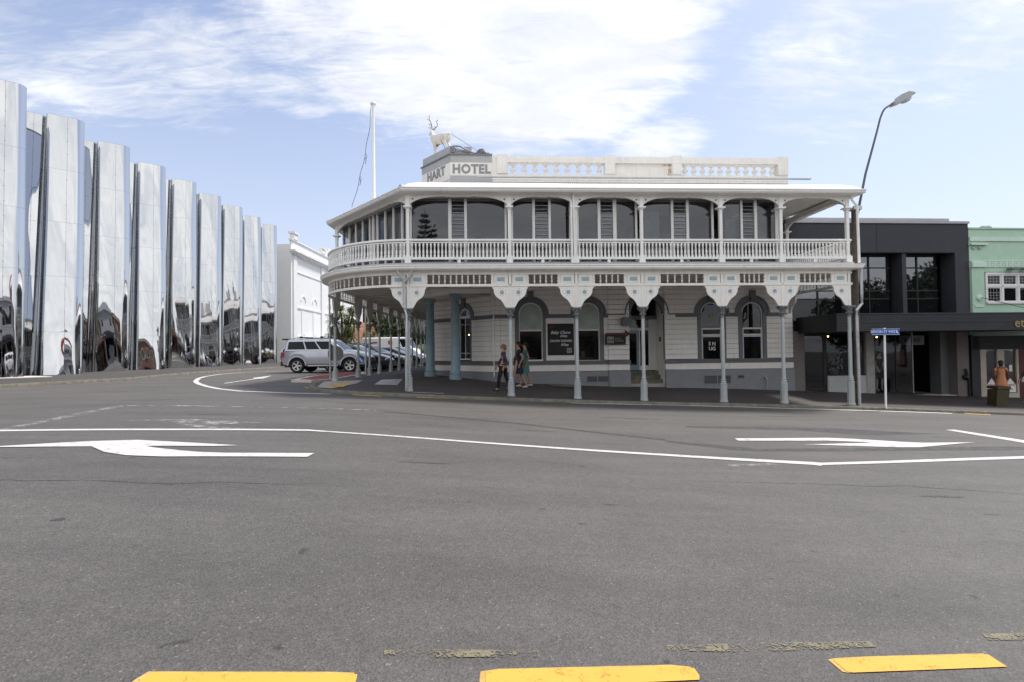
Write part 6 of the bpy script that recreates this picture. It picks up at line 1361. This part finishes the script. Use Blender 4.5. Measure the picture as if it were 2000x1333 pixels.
for i, (x, y, h, r, k, lab) in enumerate(((-30, 92, 8.5, 4.5, 0, 'dark pohutukawa beside the orange tiled roof'), (-25.5, 96, 10, 5, 3, 'broad dark tree behind the second and third verandah posts'), (-21, 98, 10.5, 5.5, 1, 'mid green tree filling the gap above the parked cars'), (-16.5, 100, 11, 5.5, 0, 'dark tree just left of the corner post'), (-34, 118, 10, 6, 0, 'far dark tree on the skyline'),
        (-12, 103, 11, 5.5, 3, 'dark tree seen just right of the corner post'), (-27, 120, 12, 6, 1, 'mid green tree higher up the rise'), (-19, 122, 12, 6, 3, 'dark tree highest on the rise'), (-42, 110, 9, 6, 1, 'mid green tree behind the theatre end'), (-23, 80, 4.0, 2.4, 2, 'bright yellow green shrub behind the white bus'), (-19, 78, 3.6, 2.2, 1, 'green shrub behind the parked cars'), (-27.5, 84, 5.5, 2.6, 2, 'pale yellowish tree beside the tiled roof'))):
    tree(lab, x, y, .3 if y < 110 else 2, h, r, k, group=GT)
# cabbage trees beside the theatre
def spiky(seed, n=120):
    rr = random.Random(seed); m = MB()
    for i in range(n):
        a = rr.uniform(0, 2*PI); e = rr.uniform(-.9, 1.4); l = rr.uniform(.8, 1.1); d = Vector((math.cos(a)*math.cos(e), math.sin(a)*math.cos(e), math.sin(e))); s = d.cross(Vector((0, 0, 1))); s = s.normalized()*.05 if s.length > .01 else Vector((.05, 0, 0)); q = d*l*.6; w = d*l+Vector((0, 0, -.22*l))
        m.add([tuple(-s*.5), tuple(s*.5), tuple(q+s), tuple(q-s), tuple(w)], [(0, 1, 2, 3), (3, 2, 4)])
    return m.mesh('leaf_head', 'leafb')
SPK = [spiky(1), spiky(2)]
def cabbage(label, x, y, h, heads):
    z = G(x, y); t = thing('cabbage_tree', label, 'cabbage tree', (x, y, z)); m = MB()
    for i, (dx, dz, s) in enumerate(heads): m.tube([(x, y, z-.2), (x+dx*.2, y, z+h*.35), (x+dx*.8, y+.2, z+dz-.5), (x+dx, y+.2, z+dz)], [.20, .17, .10, .08], 7)
    obj('trunk', m, 'bark', t, 60)
    for i, (dx, dz, s) in enumerate(heads): inst('leaf_head', SPK[i % 2], t, Matrix.Translation((x+dx, y+.2*(i % 3-1), z+dz)) @ Matrix.Diagonal((s, s, s, 1)))
cabbage('spiky multi headed cabbage tree against the white theatre', -17.8, 54, 6, [(-1.0, 4.6, 1.1), (-.3, 5.5, 1.1), (.7, 5.2, 1.15), (1.2, 4.0, 1.1), (-1.2, 3.2, 1.1), (.2, 4.0, 1.1), (.9, 2.8, 1.05), (-.6, 2.6, 1.0), (1.3, 6.0, .9)])
cabbage('thin reddish cabbage tree in front of the tiled roof', -17.2, 62, 4, [(-.2, 3.8, .9), (.5, 3.2, .8), (.1, 2.6, .8), (-.6, 3.0, .7)])
# houses beyond
t = thing('tiled_house', 'house with grey gable and orange tiled roof behind the cabbage tree', 'house', (-20, 72, .4))
obj('wall', MB().box(-24, -19.8, 70, 78, 0, 3.0), 'cream', t); obj('tiled_roof', MB().add([(-23.0, 69.6, 3.0), (-20.2, 69.6, 3.0), (-20.2, 74, 5.9), (-22.3, 74, 5.9), (-20.2, 78.4, 3.0), (-23.0, 78.4, 3.0)], [(0, 1, 2, 3), (3, 2, 4, 5)]), 'tile', t)
m = MB()
for i in range(14):
    q = i/14; m.box(-22.9+q*.6, -20.2, 69.58+q*4.4, 69.62+q*4.4, 3.03+q*2.9, 3.09+q*2.9)
obj('tile_courses', m, 'tile', t)['kind'] = 'stuff'; obj('gable', MB().prism([(-24.5, 2.0), (-20.6, 2.0), (-23.2, 5.9), (-24.5, 5.0)], 68.6, 69.0), 'slate', t)
t = thing('low_pavilion', 'low building with flat pale roof behind the parked cars', 'pavilion', (-19, 64, .4)); obj('wall', MB().box(-23, -13.5, 63, 68, 0, 2.2), 'brick', t); obj('roof', MB().box(-23.4, -13, 62.6, 68.4, 2.2, 2.5), 'sgrey', t); obj('door', MB().box(-19, -18, 62.95, 63, .3, 2.0), 'dark', t)
t = thing('hill_house', 'distant house with red hip roof above the trees', 'house', (-37, 128, 6)); obj('wall', MB().box(-42, -33, 126, 134, 6, 11.5), 'cream', t); obj('roof', MB().add([(-43, 125, 11.4), (-32, 125, 11.4), (-32, 135, 11.4), (-43, 135, 11.4), (-39, 130, 13.2), (-36, 130, 13.2)], [(0, 1, 5, 4), (1, 2, 5), (2, 3, 4, 5), (3, 0, 4)]), 'tile', t)
# trees behind the camera, seen in the windows
def pine(x, y, z, h):
    t = thing('norfolk_pine', 'tiered norfolk pine behind the camera mirrored in the upstairs glass', 'pine tree', (x, y, z)); obj('trunk', MB().tube([(x, y, z), (x, y, z+h)], [.3, .03], 8), 'bark', t, 60); rr = random.Random(5); m = MB()
    for i in range(24):
        k = i/24; zz_ = z+h*(.12+.86*k); L = (1-k)**.85*h*.17+.25
        for j in range(7):
            a = j*2*PI/7+i*.7+rr.uniform(-.1, .1); l = L*rr.uniform(.85, 1.1); d = Vector((math.cos(a), math.sin(a), 0)); s = Vector((-d.y, d.x, 0))
            m.tube([(x, y, zz_), tuple(Vector((x, y, zz_))+d*l*.6), tuple(Vector((x, y, zz_+l*.16))+d*l)], [.05, .11, .03], 4)
            for q in range(9):
                f = .3+.7*q/9; c = Vector((x, y, zz_+.1*f))+d*l*f; w = .10+.10*l*(1-abs(f-.6)); m.add([tuple(c-s*w), tuple(c+d*.12), tuple(c+s*w), tuple(c+Vector((0, 0, .22)))], [(0, 1, 3), (1, 2, 3)])
    obj('branches', m, 'leafd', t)
pine(-5.0, -26, 0, 18.3)
for x, y, h, r, k, lab in ((50.5, -12, 11.2, 4.5, 0, 'tall dark tree across the road mirrored in the black building'), (57, -13, 11.5, 4.5, 3, 'dark tree across the road farther right'), (65, -14, 11, 5, 0, 'big dark tree across the road far right'), (45, -13, 8.5, 3.2, 1, 'smaller tree across the road beyond the low shop'), (-17, -21, 10.0, 4, 1, 'tree behind the cream bank')): tree(lab, x, y, -.3, h, r, k)

gr_ = MB(); rr = random.Random(11)
for i in range(260):
    y = 1.9+rr.random()**2*9; x = rr.uniform(-1.1, 1.1)*(y+1); s = rr.uniform(.0025, .007); z = G(x, y)+s*.4
    gr_.add([(x-s, y-s, z-s), (x+s, y-s*.6, z-s), (x+s*.5, y+s, z-s), (x, y, z+s)], [(0, 1, 3), (1, 2, 3), (2, 0, 3)])
o = obj('road_grit', gr_, 'concrete', road); o['kind'] = 'stuff'
